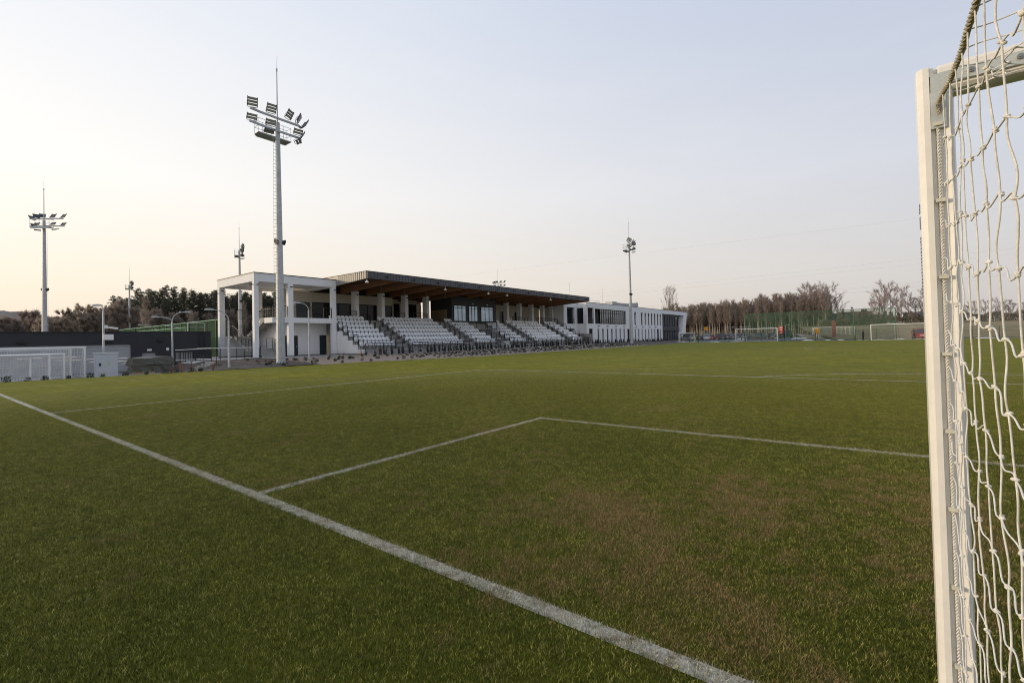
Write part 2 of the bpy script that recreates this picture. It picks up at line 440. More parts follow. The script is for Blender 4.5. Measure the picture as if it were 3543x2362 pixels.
# turf with its uneven far-left edge
tf = MB(); ys = [-20, -8, 1, 10.3, 20, 27, 31, 55, 80, 95.6]
for a, b in zip(ys, ys[1:]):
    tf.quad((edge(a), a, 0), (45, a, 0), (45, b, 0), (edge(b), b, 0))
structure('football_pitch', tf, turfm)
mk = MB(); z = .004
def seg(x0, x1, y0, y1): mk.quad((x0, y0, z), (x1, y0, z), (x1, y1, z), (x0, y1, z))
seg(-29, 37, 0, .12); seg(-5.5, -5.38, .12, 5.38); seg(12.7, 12.82, .12, 5.38); seg(-5.5, 12.82, 5.38, 5.5)
seg(-16.5, -16.38, .12, 16.38); seg(23.7, 23.82, .12, 16.38); seg(-16.5, 23.82, 16.38, 16.5)
seg(-28.9, -28.82, .12, 93); seg(37, 37.12, .12, 93); seg(-28.8, 37, 52.44, 52.56); seg(-28.8, 37, 92.9, 93.02)
def arc(cx, cy, r, a0, a1, n=40):
    for k in range(n):
        p = [a0+(a1-a0)*(k+q)/n for q in (0, 1)]
        mk.quad(*[(cx+(r+d)*cos(t), cy+(r+d)*sin(t), z) for t, d in ((p[0], -.06), (p[0], .06), (p[1], .06), (p[1], -.06))])
th = math.asin(5.5/9.15); arc(3.66, 11, 9.1, th, pi-th); arc(3.66, 52.5, 9.1, 0, 2*pi, 80)
structure('pitch_markings', mk, markm)
# planted gravel bed, soil strip, fabric bank, yard and terrace
sheet('gravel_bed', -42.5, -28.5, 17, 74, .5, .012, gravel, lambda x, y: x < edge(y)-.05 and (y > 17 + (x+36)*-.1) and (x > -42 if y < 26 else x > -39.8))
sheet('fabric_bank', -44, -32, 10.5, 17.5, .5, .013, fabricm, lambda x, y: x < edge(y)-.05 and not (y > 17+(x+36)*-.1) and not (x < -38.5 and 11 < y < 12.6))
sheet('terrace_paving', -58, -41.5, 12.5, 26.5, .5, .016, paving, lambda x, y: x < -42 and (y > 15.8 or x > -48))
sheet('yard_paving', -59, -32, -24, 13, .5, .011, M('yard_concrete', (.20, .195, .185), .9, .2, 1, .2, 20), lambda x, y: x < edge(y)-.6 and y < 11 )
cp = MB(); cp.quad((-75, 98.2, -.012), (-2.5, 98.2, -.012), (-2.5, 112, -.012), (-75, 112, -.012))
cp.quad((-110, 112, -.012), (-12, 112, -.012), (-25, 235, -.012), (-130, 235, -.012))
structure('car_park', cp, asphalt)
bk = MB()
bk.quad((-6, 118, -.02), (60, 112, -.02), (70, 135, 1.6), (-14, 150, 1.7)); bk.quad((-14, 150, 1.7), (70, 135, 1.6), (90, 220, 4.2), (-24, 232, 4.0))
bk.quad((-24, 232, 4.0), (90, 220, 4.2), (120, 330, 5), (-40, 330, 5))
structure('grass_embankment', bk, M('embankment_grass', (.215, .17, .085), .95, .3, .35, .6, 3))
rd = MB(); rd.quad((-12, 128, .02), (-9, 128, .02), (-20, 232, .9), (-26, 232, .9)); 
structure('access_road_edge', rd, M('pale_kerb', (.45, .44, .43), .9, .1, 1))
# ridge far left
hl = MB(); prev = None
for k in range(301):
    y = -260 + k*2.6
    zt = 25.5 + 3.5*sin(k*.07) - max(0, (y-36))*.075 + R.uniform(-.7, .7) + .8*sin(k*.9)
    cur = [(-430, y, 0), (-440, y, zt*.7), (-460, y, zt)]
    if prev:
        hl.quad(prev[0], cur[0], cur[1], prev[1]); hl.quad(prev[1], cur[1], cur[2], prev[2])
    prev = cur
structure('wooded_ridge', hl, M('hazy_ridge', (.27, .235, .20), 1, .22, .09, .5, .3, spec=0), True)
# snow remnants along the far edge
for k, (x, y, w, d, hh, zz) in enumerate([(-25.5, 99.5, 1.6, .6, .16, 0), (-21, 99.6, 2.2, .5, .16, 0), (-17.3, 99.4, 1.3, .5, .14, 0), (-13.6, 130, 3.4, 1.5, .55, 0), (-9.2, 99.4, 1.6, .5, .35, 0), (-6.2, 99.2, .9, .4, .2, 0), (-4.3, 99.3, .8, .4, .22, 0), (-1.2, 99.6, 1.2, .5, .12, 0), (1.2, 99.8, 1.6, .5, .2, 0), (3.6, 99.7, 1.3, .5, .28, 0), (-33.5, 101, 1.8, .8, .2, 0), (-37, 97.5, 2.0, .8, .3, 0),
        (-30, 146, 3, 1.2, .35, 0), (-21, 150, 3, 1.4, .35, 0), (-37.5, 60.4, .9, .35, .14, .29), (-36.6, 51.6, .8, .35, .12, .29), (-37.3, 74.5, 1.0, .4, .14, .25), (-38, 84, .9, .4, .12, .2), (-37.4, 47.3, .7, .3, .1, .29), (-33, 102.5, 1.2, .6, .3, 0), (8, 99.6, 1.6, .5, .2, 0), (14, 99.7, 2.0, .5, .22, 0)]):
    w *= .7; d *= .7; hh *= .6
    s = MB(); n = 12; ring = [(x+w*cos(2*pi*i/n)*R.uniform(.75, 1.1), y+d*sin(2*pi*i/n)*R.uniform(.75, 1.1), zz-.02) for i in range(n)]
    ring2 = [(x+(p[0]-x)*.55, y+(p[1]-y)*.55, zz+hh*R.uniform(.5, .9)) for p in ring]
    for i in range(n):
        s.quad(ring[i], ring[(i+1) % n], ring2[(i+1) % n], ring2[i]); s.tri(ring2[i], ring2[(i+1) % n], (x, y, zz+hh))
    structure('snow_patch', s, snowm, True)

fb = bpy.data.objects['fabric_bank'].data
for v in fb.vertices: v.co.z += .07*abs(sin(v.co.x*3.1+v.co.y*1.3))*R.uniform(.3, 1)
bt = MB()
for (xa, ya, xb, yb) in ((-41.6, 12.7, -38.6, 16.9), (-40.4, 12.7, -37.0, 16.8), (-38.4, 12.9, -35.4, 16.4), (-37.0, 12.5, -34.6, 15.4), (-40.0, 10.8, -36.5, 11.0), (-36.6, 16.6, -34.9, 17.4)):
    for q in range(8):
        u0, u1 = q/8, (q+1)/8; P0 = (xa+(xb-xa)*u0, ya+(yb-ya)*u0); P1 = (xa+(xb-xa)*u1, ya+(yb-ya)*u1)
        bt.tube([(P0[0], P0[1], hgt(*P0)+.09), (P1[0], P1[1], hgt(*P1)+.09)], .022, 4)
structure('bank_battens', bt, M('pale_batten', (.30, .22, .18), .9, .2, 6))
# ------------------------------------------------------------------ grandstand
RZ = [.84 + .487*i for i in range(7)]               # seat row floors
RX = [-40.5 - .905*i for i in range(8)]             # riser positions
Y0, Y1 = 26.02, 72.3
st = thing('grandstand', 'roofed grandstand with timber beams, dark ribbed fascia and concrete seating terraces', 'grandstand', (-45, 49, .35))
AISLE = [(30.35, 32.3), (41.25, 43.35), (54.8, 57.0), (66.0, 68.05)]
CEN = (47.75, 50.75)
t = MB()
prof = [(-39.4, .1), (-39.4, .42), (RX[0], .42)]
for i in range(7):
    prof += [(RX[i], RZ[i]), (RX[i+1], RZ[i])]
prof += [(RX[7], 4.13), (-53.6, 4.13), (-53.6, .1)]
t.prism([(x, z_) for x, z_ in reversed(prof)], 'Y', Y0+.25, Y1-.05)
t.build('terrace_steps', concrete, st)
w = MB()
wp = [(-45, .45), (-45, 2.80), (-44.07, 2.80), (-44.07, 2.30), (-43.17, 2.30), (-43.17, 1.81), (-42.25, 1.81), (-42.25, 1.33), (-41.38, 1.33), (-41.38, .85), (-40.42, .85), (-40.42, .45)]
w.prism(wp, 'Y', 26.02, 26.262); w.build('end_wall', plaster, st)
w = MB(); w.prism([(-45, .1), (-45, .448), (-40.40, .448), (-40.40, .1)], 'Y', 26.03, 26.25); w.build('plinth', plinth_m, st)
w = MB(); w.box(-48, -39.41, Y1-.04, Y1+.12, .1, 2.2); w.box(-48, -43, Y1-.04, Y1+.12, 2.2, 3.2); w.build('end_wall', concrete, st)
for (y0, y1) in AISLE:                                # half-height steps inside the aisles
    a = MB(); a.box(RX[6], RX[0]+.3, y1-.099, y1-.05, .5, .52)
    for i in range(7): a.box(RX[i]-.003, RX[i]+.40, y0+.2, y1-.1, (RZ[i]-.487)+.002, RZ[i]-.244)
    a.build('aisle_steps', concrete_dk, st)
# roof
ZF = 8.62
r = MB(); r.box(-53.9, -39.68, 26.06, 72.34, 8.42, ZF-.03); r.build('roof_deck', darkm, st)
r = MB(); r.box(-53.7, -39.95, 26.2, 72.2, 8.30, 8.418); r.build('soffit', soffitm, st)
f = MB(); f.box(-39.68, -39.60, 26.06, 72.34, 7.92, ZF)
y = 26.06
while y < 72.34:
    f.box(-39.60, -39.575, y, y+.03, 7.93, ZF-.01); y += .4
fo = f.build('fascia', darkm, st)
f = MB(); f.prism([(-39.68, 7.92), (-39.68, ZF), (-53.9, ZF), (-53.9, 7.10)], 'Y', 26.0, 26.06)
x = -39.75
while x > -53.8:
    zb = 7.92 - (-39.68-x)*.06
    if x > -44.6: f.box(x-.05, x, 25.955, 26.0, zb, ZF-.01)
    x -= .36
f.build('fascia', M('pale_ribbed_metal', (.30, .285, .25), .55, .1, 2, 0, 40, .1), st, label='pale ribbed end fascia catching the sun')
f = MB(); f.prism([(-39.68, 7.92), (-39.68, ZF), (-53.9, ZF), (-53.9, 7.10)], 'Y', 72.34, 72.40); f.build('fascia', darkm, st)
f = MB(); f.box(-53.95, -39.56, 25.93, 72.44, ZF, ZF+.035); f.build('roof_flashing', blackm, st)
BY = [29.93, 33.55, 37.18, 40.79, 44.4, 48.0, 51.4, 54.9, 58.26, 61.83, 65.36, 68.86, 71.8]
for y in BY + [26.14]:
    b = MB(); b.prism([(-39.70, 7.95), (-39.70, 8.29), (-53.6, 8.29), (-53.6, 7.12)], 'Y', y-.09, y+.09); bo = b.build('roof_beam', timber, st)
    if y != 26.14:
        k = MB(); k.box(-47.25, -47.13, y-.125, y-.092, 7.50, 8.25); k.build('strut', galv, bo)
FC = [30.17, 33.79, 37.42, 41.03, 58.5, 62.07, 65.6, 69.1, 72.06]
for y in FC:
    c = MB(); c.box(-47.8, -47.0, y-.47, y, 3.4, 7.465); co = c.build('column', plaster, st)
    l = MB(); l.box(-46.99, -46.72, y-.3, y-.18, 7.02, 7.12); l.build('spotlight', blackm, co)
def rail_panel(mb, ax, c, a, b, z0, z1, r=.036, nb=4, feet=True):
    """rounded steel guard rail panel in the plane X=c (ax 'X') or Y=c (ax 'Y')"""
    P = (lambda u, z_: (c, u, z_)) if ax == 'X' else (lambda u, z_: (u, c, z_))
    s = 1 if b > a else -1; k = .09*s
    mb.tube([P(a, z0), P(a, z1-.09), P(a+k*.3, z1-.03), P(a+k, z1), P(b-k, z1), P(b-k*.3, z1-.03), P(b, z1-.09), P(b, z0)], r, 5)
    for i in range(nb):
        zz = z0 + (z1-z0)*(i+1)/(nb+1); mb.tube([P(a, zz), P(b, zz)], r*.48, 4)
# upper concourse, back wall
bw = MB(); XB = -50.2
segs = [(26.3, 31.28, 6.28, 4.13), (35.02, 36.1, 4.13, 4.13), (37.42, 37.5, 4.13, 4.13)]
bw.box(XB-.2, XB, 26.3, 37.5, 6.28, 7.36)
for y0, y1 in ((31.28, 32.3), (35.02, 36.15), (37.42, 37.5)): bw.box(XB-.2, XB, y0, y1, 4.13, 6.28)
bw.build('back_wall', plaster_warm, st)
for y0, y1 in ((26.3, 31.28), (32.3, 35.02), (36.15, 37.42)):
    g = MB(); g.box(XB-.16, XB-.12, y0+.002, y1-.002, 4.132, 6.278); wo = g.build('window', glass_dark, st)
    n = max(1, int((y1-y0)/1.3)); fr = MB()
    for i in range(n+1):
        yy = y0+.035+(y1-y0-.07)*i/n; fr.box(XB-.12, XB-.06, yy-.03, yy+.03, 4.14, 6.27)
    fr.box(XB-.12, XB-.058, y0, y1, 6.19, 6.272); fr.build('frame', blackm, wo)
bw = MB(); XR = -53
bw.box(XR-.2, XR, 37.3, 44.9, 6.91, 7.5); bw.box(XR-.2, XR, 37.3, 39.9, 4.13, 6.91); bw.box(XR-.2, XR, 41.55, 42.55, 4.13, 6.91); bw.box(XR-.2, XR, 44.75, 44.95, 4.13, 6.91)
bw.box(XR, XB-.2, 37.3, 37.498, 4.13, 7.36)
bw.build('back_wall', plaster_warm, st)
for (y0, y1, ym) in ((39.9, 41.55, 41.0), (42.55, 44.75, 44.1)):
    g = MB(); g.box(XR-.16, XR-.1, y0+.002, ym, 4.132, 6.90); g.build('window', glass_dark, st)
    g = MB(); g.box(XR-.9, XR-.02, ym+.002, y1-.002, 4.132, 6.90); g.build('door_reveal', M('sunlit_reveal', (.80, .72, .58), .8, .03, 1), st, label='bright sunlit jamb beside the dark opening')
for bx4 in ((-50.38, -50.25, 26.3, 37.45, 7.362, 8.29), (-50.38, -50.25, 54.4, 72.0, 7.402, 8.29), (-53.18, -53.05, 37.45, 44.6, 7.502, 8.29)): bw = MB(); bw.box(*bx4); bw.build('shade_infill', darkopen, st)  # added dark strips close the sky gap, shade in their colour
bb = MB()                                              # black lounge box
bb.box(-50.6, -46.35, 44.6, 54.35, 4.13, 7.75); bb.build('lounge_block', charcoal, st)
bb = MB(); bb.box(-50.2, -47.3, 44.42, 44.598, 4.15, 5.9); bb.build('side_panel', M('tan_panel', (.30, .22, .13), .7, .1, 2), st)
for (y0, y1) in ((45.0, 47.45), (48.05, 50.0), (50.75, 53.55)):
    fr = MB(); XW = -46.33
    fr.box(-46.347, -46.30, y0, y1, 4.22, 4.30); fr.box(-46.347, -46.30, y0, y1, 6.42, 6.50); fr.box(-46.347, -46.30, y0, y1, 6.10, 6.16)
    for i in range(4):
        yy = y0 + (y1-y0)*i/3; fr.box(-46.348, -46.295, yy-.04, yy+.04, 4.20, 6.51)
    wo = fr.build('window', blackm, st)
    pn = MB()
    for i in range(3):
        a0 = y0 + (y1-y0)*i/3+.05; a1 = y0+(y1-y0)*(i+1)/3-.05
        pn.quad((-46.33, a0, 4.31), (-46.33, a1, 4.31), (-46.33, a1, 6.09), (-46.33, a0, 6.09)); pn.quad((-46.33, a0, 6.17), (-46.33, a1, 6.17), (-46.33, a1, 6.41), (-46.33, a0, 6.41))
    pn.build('pane', glass_sky, wo)
for y in (49.0, 52.2):
    s = MB(); s.box(-46.345, -46.31, y-.14, y+.14, 6.72, 6.88); s.build('exit_sign', M('sign_face', (.6, .68, .66), .5, .05, 8), st)
bw = MB(); XB2 = -50.2
bw.box(XB2-.2, XB2, 54.35, 72.0, 6.28, 7.40)
for y0, y1 in ((54.35, 55.6), (57.6, 60.0), (62.7, 64.2), (66.6, 68.0), (70.2, 72.0)): bw.box(XB2-.2, XB2, y0, y1, 4.13, 6.28)
bw.build('back_wall', plaster_warm, st)
for y0, y1, mm in ((55.6, 57.6, 1), (60.0, 62.7, 0), (64.2, 66.6, 0), (68.0, 70.2, 2)):
    g = MB(); g.box(XB2-.16, XB2-.12, y0+.002, y1-.002, 4.132, 6.278)
    wo = g.build('window', [glass_dark, M('backlit_glazing', (.72, .62, .48), .5, .05, 2), plaster_warm][mm], st, label='pale sunlit opening with crossing bars' if mm else None)
    fr = MB()
    for i in range(4):
        yy = y0+.03+(y1-y0-.06)*i/3; fr.box(XB2-.12, XB2-.06, yy-.025, yy+.025, 4.14, 6.27)
    fr.box(XB2-.12, XB2-.062, y0, y1, 5.3, 5.36); fr.build('frame', blackm, wo)
# guard rails of the stand
for i, xs in enumerate([(-44.95, -44.2), (-44.07, -43.25), (-43.17, -42.3), (-42.25, -41.45), (-41.38, -40.5)]):
    m_ = MB(); zt = (2.80, 2.30, 1.81, 1.33, .85)[i]; rail_panel(m_, 'Y', 26.14, xs[0], xs[1], zt, zt+1.02); m_.build('guard_rail', blackm, st)
for i in range(8):
    x1 = RX[0]-.02-.905*i+.62; z0 = .42+.487*i; m_ = MB(); rail_panel(m_, 'Y', 72.2, x1-.85, x1, z0, z0+1.25, nb=5); m_.build('guard_rail', blackm, st)
FR = [(25.65, 30.28, [25.65, 26.74, 27.81, 28.85, 30.28]), (31.54, 40.73, [31.54, 32.67, 33.81, 34.89, 36.04, 37.39, 38.53, 39.6, 40.73]), (42.47, 46.76, [42.47, 43.6, 44.7, 45.8, 46.76]), (49.63, 54.72, [49.63, 50.6, 51.7, 52.9, 53.9, 54.72]), (55.77, 65.69, [55.77+1.102*i for i in range(10)]), (66.62, 71.55, [66.62+.986*i for i in range(6)])]
for a0, b0, ps in FR:
    m_ = MB(); m_.tube([(-39.55, a0, 1.48), (-39.55, b0, 1.48)], .045, 5)
    for zz in (.75, .95, 1.15, 1.32): m_.tube([(-39.55, a0, zz), (-39.55, b0, zz)], .015, 4)
    for p in ps: m_.tube([(-39.55, p, .30), (-39.55, p, 1.48)], .045, 5); m_.box(-39.62, -39.40, p-.07, p+.07, .12, .62)
    m_.build('front_railing', blackm, st)
for (y0, y1) in AISLE:
    for yy in (y0+.08, y1-.05):
        for i in range(6):
            x = RX[i]-.22; z0 = RZ[i]-.02; m_ = MB()
            m_.tube([(x, yy, z0-.2), (x, yy, z0+.95), (x-.05, yy, z0+1.03), (x-.16, yy, z0+1.03), (x-.21, yy, z0+.95), (x-.21, yy, z0)], .042, 5); m_.build('aisle_handrail', blackm, st)
for a0, b0 in ((28.5, 29.6), (33.9, 34.1), (34.2, 36.6), (38.0, 40.4), (41.15, 42.5), (59.0, 59.9), (62.4, 63.2), (65.9, 66.4), (66.6, 69.0), (69.6, 71.9), (60.6, 61.6)):
    if b0-a0 < .4: continue
    m_ = MB(); rail_panel(m_, 'X', -46.72, a0, b0, 4.13, 5.2, nb=5)
    if b0-a0 > 2: m_.tube([(-46.72, (a0+b0)/2, 4.13), (-46.72, (a0+b0)/2, 5.2)], .03, 5)
    m_.build('guard_rail', blackm, st)
# middle platform for cameras with rails, tunnel parapet under it
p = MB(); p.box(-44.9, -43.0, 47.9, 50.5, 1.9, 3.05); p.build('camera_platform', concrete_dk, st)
m_ = MB(); rail_panel(m_, 'X', -43.05, 47.95, 49.3, 3.05, 4.1, nb=3); rail_panel(m_, 'X', -43.05, 49.3, 50.45, 3.05, 4.1, nb=3); rail_panel(m_, 'Y', 48.0, -44.85, -43.1, 3.05, 4.1, nb=3); rail_panel(m_, 'Y', 50.4, -44.85, -43.1, 3.05, 4.1, nb=3); m_.build('platform_railing', blackm, st)
for i in range(4):
    m_ = MB(); x1 = RX[i]+.3; z0 = RZ[i]-.45
    rail_panel(m_, 'X', x1, 47.9+.0*i, 49.0, z0, z0+1.1, nb=6); m_.build('guard_rail', blackm, st)
    m_ = MB(); rail_panel(m_, 'Y', 50.75, RX[i]-.5, RX[i]+.32, z0+.35, z0+1.45, nb=4); m_.build('guard_rail', blackm, st)
p = MB(); p.box(-39.9, -39.2, 47.05, 48.35, .1, 1.32); p.box(-39.9, -39.21, 48.36, 49.5, .1, .62); p.build('tunnel_parapet', M('pale_concrete', (.42, .42, .41), .8, .08, 2), st)
p = MB(); p.box(-39.3, -39.17, 47.2, 49.35, .16, .40); p.build('vent_opening', darkopen, st)
# flights from the walkway down to the pitch
for y in (31.9, 45.2, 52.6, 61.2, 71.0):
    s = MB(); n = 4
    for i in range(n): s.box(-39.38+.42*i, -39.38+.42*(i+1)+.02*(i % 2), y-.75, y+.75, -.1, .40-.1*(i+0)-.02)
    so = s.build('pitch_stairs', concrete, st)
    m_ = MB()
    for yy in (y-.8, y+.8):
        m_.tube([(-39.5, yy, 1.48), (-38.0, yy, .98), (-38.0, yy, 0)], .028, 5); m_.tube([(-39.5, yy, .95), (-38.0, yy, .5)], .015, 4)
    m_.build('handrail', blackm, so)
# ceiling bell lamps and small lights on the fascia
for y in (26.2, 37.05, 44.9, 48.9, 60.0):
    l = MB(); l.tube([(-39.9, y, 7.93), (-39.9, y, 7.72)], .03, 6); l.tube([(-39.9, y, 7.74), (-39.9, y, 7.68), (-39.9, y, 7.58), (-39.9, y, 7.50)], [.04, .09, .17, .18], 10)
    l.build('pendant_lamp', whitepaint, st)
for y in (28.4, 32.0, 35.6, 39.2, 42.8, 46.4, 50.0, 53.6, 57.2, 60.8, 64.4, 68.0, 71.2):
    l = MB(); l.box(-39.56, -39.36, y-.12, y+.12, 8.18, 8.26); l.build('fascia_light', blackm, st)

# ------------------------------------------------------------------ seats
sx = thing('stadium_seat', 'white tip-up plastic seat on the seating terraces of the roofed grandstand', 'seat', (0, 0, 0), 'white tip-up seats of the grandstand')
# local: faces +X, origin at floor below backrest
b = MB()
def rounded(yw, z0, z1, x0, x1, cut):
    return [(-yw, z0), (yw, z0), (yw, z1-cut), (yw-cut, z1), (-yw+cut, z1), (-yw, z1-cut)]
b.hexa([(-.06, -.20, .40), (.0, -.20, .40), (.0, .20, .40), (-.06, .20, .40), (-.20, -.20, .74), (-.13, -.20, .74), (-.13, .20, .74), (-.20, .20, .74)])
b.hexa([(-.20, -.20, .74), (-.13, -.20, .74), (-.13, .20, .74), (-.20, .20, .74), (-.22, -.13, .80), (-.15, -.13, .80), (-.15, .13, .80), (-.22, .13, .80)])
b.build('backrest', seatm, sx)
b = MB()
b.hexa([(.0, -.20, .42), (.09, -.20, .46), (.09, .20, .46), (.0, .20, .42), (-.03, -.19, .64), (.04, -.19, .66), (.04, .19, .66), (-.03, .19, .64)])
b.hexa([(.0, -.12, .34), (.06, -.13, .36), (.06, .13, .36), (.0, .12, .34), (.0, -.20, .42), (.09, -.20, .46), (.09, .20, .46), (.0, .20, .42)])
b.build('seat_pan', seatm2, sx)
b = MB(); b.box(-.10, -.05, -.025, .025, 0, .42); b.build('bracket', galv, sx)
SP = .485
ROW = [(26.3, 9), (32.55, 8), (36.5, 10), (43.55, 9), (51.05, 8), (57.25, 10), (62.35, 8), (68.3, 8)]
count = 0; stuff_mb = MB(); firsts = True
allseats = []
for (ya, n) in ROW:
    for k in range(n):
        for i in range(7):
            y = ya + SP*k
            if n == 8 and ya == 51.05 and i >= 4: y += .45
            if i >= 3 and ya == 43.55 and k == n-1: continue
            allseats.append((RX[i]-.52, y, RZ[i]))
allseats.sort(key=lambda p: (p[0]+.28)**2+(p[1]+2.2)**2)
for q, p in enumerate(allseats):
    if q == 0: move(sx, p); KIDS[sx] = [(ch, []) for ch in sx.children]
    elif q < 300: dup(sx, p)
    else:
        for src in sx.children:
            base = len(stuff_mb.v)
            for v in src.data.vertices: stuff_mb.v.append((v.co.x+p[0], v.co.y+p[1], v.co.z+p[2]))
            for f_ in src.data.polygons: stuff_mb.f.append(tuple(base+j for j in f_.vertices))
so = stuff_mb.build('far_stadium_seats', seatm); so['kind'] = 'stuff'; tag(so, 'the rest of the white seats at the far end of the grandstand terraces', 'seats')
for (x, y, z_) in ((-47.6, 59.6, 4.13), (-47.7, 60.3, 4.13)):
    ch = thing('loose_chair', 'white plastic chair standing on the upper walkway behind the last seat row, %s' % ('nearer one' if y < 60 else 'farther one'), 'chair', (x, y, z_))
    b = MB(); b.box(x-.22, x+.22, y-.22, y+.22, z_+.42, z_+.46); b.build('seat', whitepaint, ch)
    b = MB(); b.box(x-.24, x-.20, y-.2, y+.2, z_+.46, z_+.95); b.build('backrest', whitepaint, ch)
    for dx in (-.2, .2):
        for dy in (-.2, .2): b = MB(); b.tube([(x+dx, y+dy, z_), (x+dx, y+dy, z_+.43)], .02, 5); b.build('leg', whitepaint, ch)

# ------------------------------------------------------------------ stair pavilion (left end block)
pv = thing('stair_pavilion', 'open white two-storey pavilion with square columns, flat roof and outside staircase', 'pavilion', (-49, 22, .35))
YA = 17.67
# roof slab with upstand beams
b = MB(); b.box(-53.05, -45.0, YA, YA+.30, 7.44, 8.22); b.box(-45.4, -45.0, YA+.302, 26.0, 7.44, 8.22); b.box(-53.05, -52.75, YA+.302, 26.0, 7.44, 8.22); b.box(-52.748, -45.402, 25.7, 26.0, 7.44, 8.22)
b.build('roof_beam', plaster, pv)
b = MB(); b.box(-52.74, -45.41, YA+.31, 25.69, 7.70, 8.15); b.build('ceiling', plaster, pv)
b = MB(); b.box(-53.12, -44.93, YA-.06, 26.06, 8.222, 8.27); b.build('roof_flashing', blackm, pv)
for (x0, x1, y0, y1) in ((-45.4, -45.003, YA+.003, 18.07), (-45.4, -45.003, 20.86, 21.36), (-45.4, -45.003, 25.5, 25.99), (-53.04, -52.6, YA+.003, 18.17), (-53.04, -52.6, 21.4, 21.9)):
    c = MB(); c.box(x0, x1, y0, y1, .44, 7.438); co = c.build('column', plaster, pv)
    c = MB(); c.box(x0-.01, x1+.003, y0-.003, y1+.01, .1, .438); c.build('base_band', plinth_m, co)
for (x, y) in ((-44.85, 17.96), (-44.85, 21.1), (-44.85, 25.8), (-52.45, 17.9)):
    l = MB(); l.tube([(x-.15, y, 7.14), (x+.2, y, 7.12)], .05, 8); l.build('spotlight', blackm, pv)
l = MB(); l.tube([(-45.2, YA-.02, 7.14), (-45.2, YA-.4, 7.12)], .05, 8); l.tube([(-52.9, YA-.02, 6.9), (-52.9, YA-.4, 6.88)], .05, 8); l.build('spotlight', blackm, pv)
b = MB(); b.box(-53.0, -45.02, 21.0, 25.98, 3.65, 4.15); b.box(-46.6, -45.02, 19.3, 20.998, 3.65, 4.15); b.build('upper_floor', plaster, pv)
# upstairs walls, warm light put into the cream plaster colour
b = MB(); b.box(-50.4, -50.2, 23.2, 26.25, 4.152, 7.43); b.box(-53, -50.41, 25.75, 25.95, 4.152, 7.43); b.box(-49.4, -48.9, 22.2, 22.7, 4.152, 7.43); b.build('upper_wall', plaster_warm, pv)
b = MB(); b.box(-50.19, -50.12, 24.4, 25.95, 4.155, 6.2); b.build('door', doordark, pv)
# ground floor room
b = MB()
b.box(-47.2, -47.0, 21.0, 21.44, .44, 3.648); b.box(-47.2, -47.0, 22.85, 26.02, .44, 3.648); b.box(-47.2, -47.0, 21.44, 22.85, 2.42, 3.648)
b.box(-52.9, -47.201, 21.0, 21.2, .44, 3.648); b.box(-52.9, -52.7, YA+.55, 20.99, .44, 2.5)
b.build('ground_floor_wall', plaster, pv)
b = MB(); b.box(-47.19, -46.985, 20.99, 21.44, .1, .438); b.box(-47.19, -46.985, 22.85, 25.98, .1, .438); b.box(-52.89, -52.69, YA+.5, 20.98, .1, .438); b.build('plinth', plinth_m, pv)
for (y0, y1) in ((21.46, 22.1), (22.15, 22.83)):
    d = MB(); d.box(-47.15, -47.08, y0, y1, .36, 2.41); do = d.build('door', blackm, pv); h = MB(); h.box(-47.08, -47.03, y1-.12, y1-.08, 1.2, 1.45); h.build('handle', galv, do)
d = MB(); d.box(-46.998, -46.96, 25.2, 25.98, .36, 2.45); d.build('door', doordark, pv, label='green-tinted door at the right end of the ground floor')
# stairs: first flight up towards -X, landing, second flight back
s = MB()
def flight(mb, xa, za, xb, zb, y0, y1, n):
    for i in range(n):
        u0 = xa+(xb-xa)*i/n; u1 = xa+(xb-xa)*(i+1)/n; zt = za+(zb-za)*(i+1)/n
        mb.box(min(u0, u1), max(u0, u1), y0, y1, zt-(zb-za)/n-.16, zt)
flight(s, -45.6, .33, -47.4, 1.2, 18.9, 20.4, 5); s.box(-48.6, -47.401, 18.5, 20.4, 1.0, 1.2)
flight(s, -48.61, 1.2, -51.4, 2.5, 18.5, 19.6, 8); s.box(-52.55, -51.401, 18.3, 20.9, 2.3, 2.5)
flight(s, -51.39, 2.5, -47.6, 4.15, 19.75, 20.85, 9); s.box(-47.59, -46.61, 19.3, 20.9, 3.95, 4.147)
so = s.build('staircase', concrete, pv)
def srail(pts, y, nb=4):
    m_ = MB(); m_.tube([(x, y, z_+1.05) for x, z_ in pts], .038, 5)
    for i in range(nb): m_.tube([(x, y, z_+.2+.2*i) for x, z_ in pts], .017, 4)
    for x, z_ in pts: m_.tube([(x, y, z_-.1), (x, y, z_+1.05)], .028, 5)
    for (xa, za), (xb, zb) in zip(pts, pts[1:]):
        if abs(xb-xa) > 1.3:
            for q in (1/3, 2/3): m_.tube([(xa+(xb-xa)*q, y, za+(zb-za)*q-.1), (xa+(xb-xa)*q, y, za+(zb-za)*q+1.05)], .024, 5)
    m_.build('handrail', blackm, so)
srail([(-45.5, .35), (-46.0, .6), (-47.4, 1.2), (-48.6, 1.2)], 20.42)
srail([(-45.6, .35), (-47.4, 1.2), (-48.0, 1.2), (-48.62, 1.25), (-51.4, 2.5), (-52.5, 2.5)], 18.45)
srail([(-51.4, 2.5), (-47.6, 4.15), (-46.2, 4.15)], 19.68)
srail([(-51.4, 2.5), (-47.6, 4.15)], 20.9)
m_ = MB(); rail_panel(m_, 'X', -52.5, 18.35, 20.8, 2.5, 3.55, nb=5); m_.build('handrail', blackm, so)
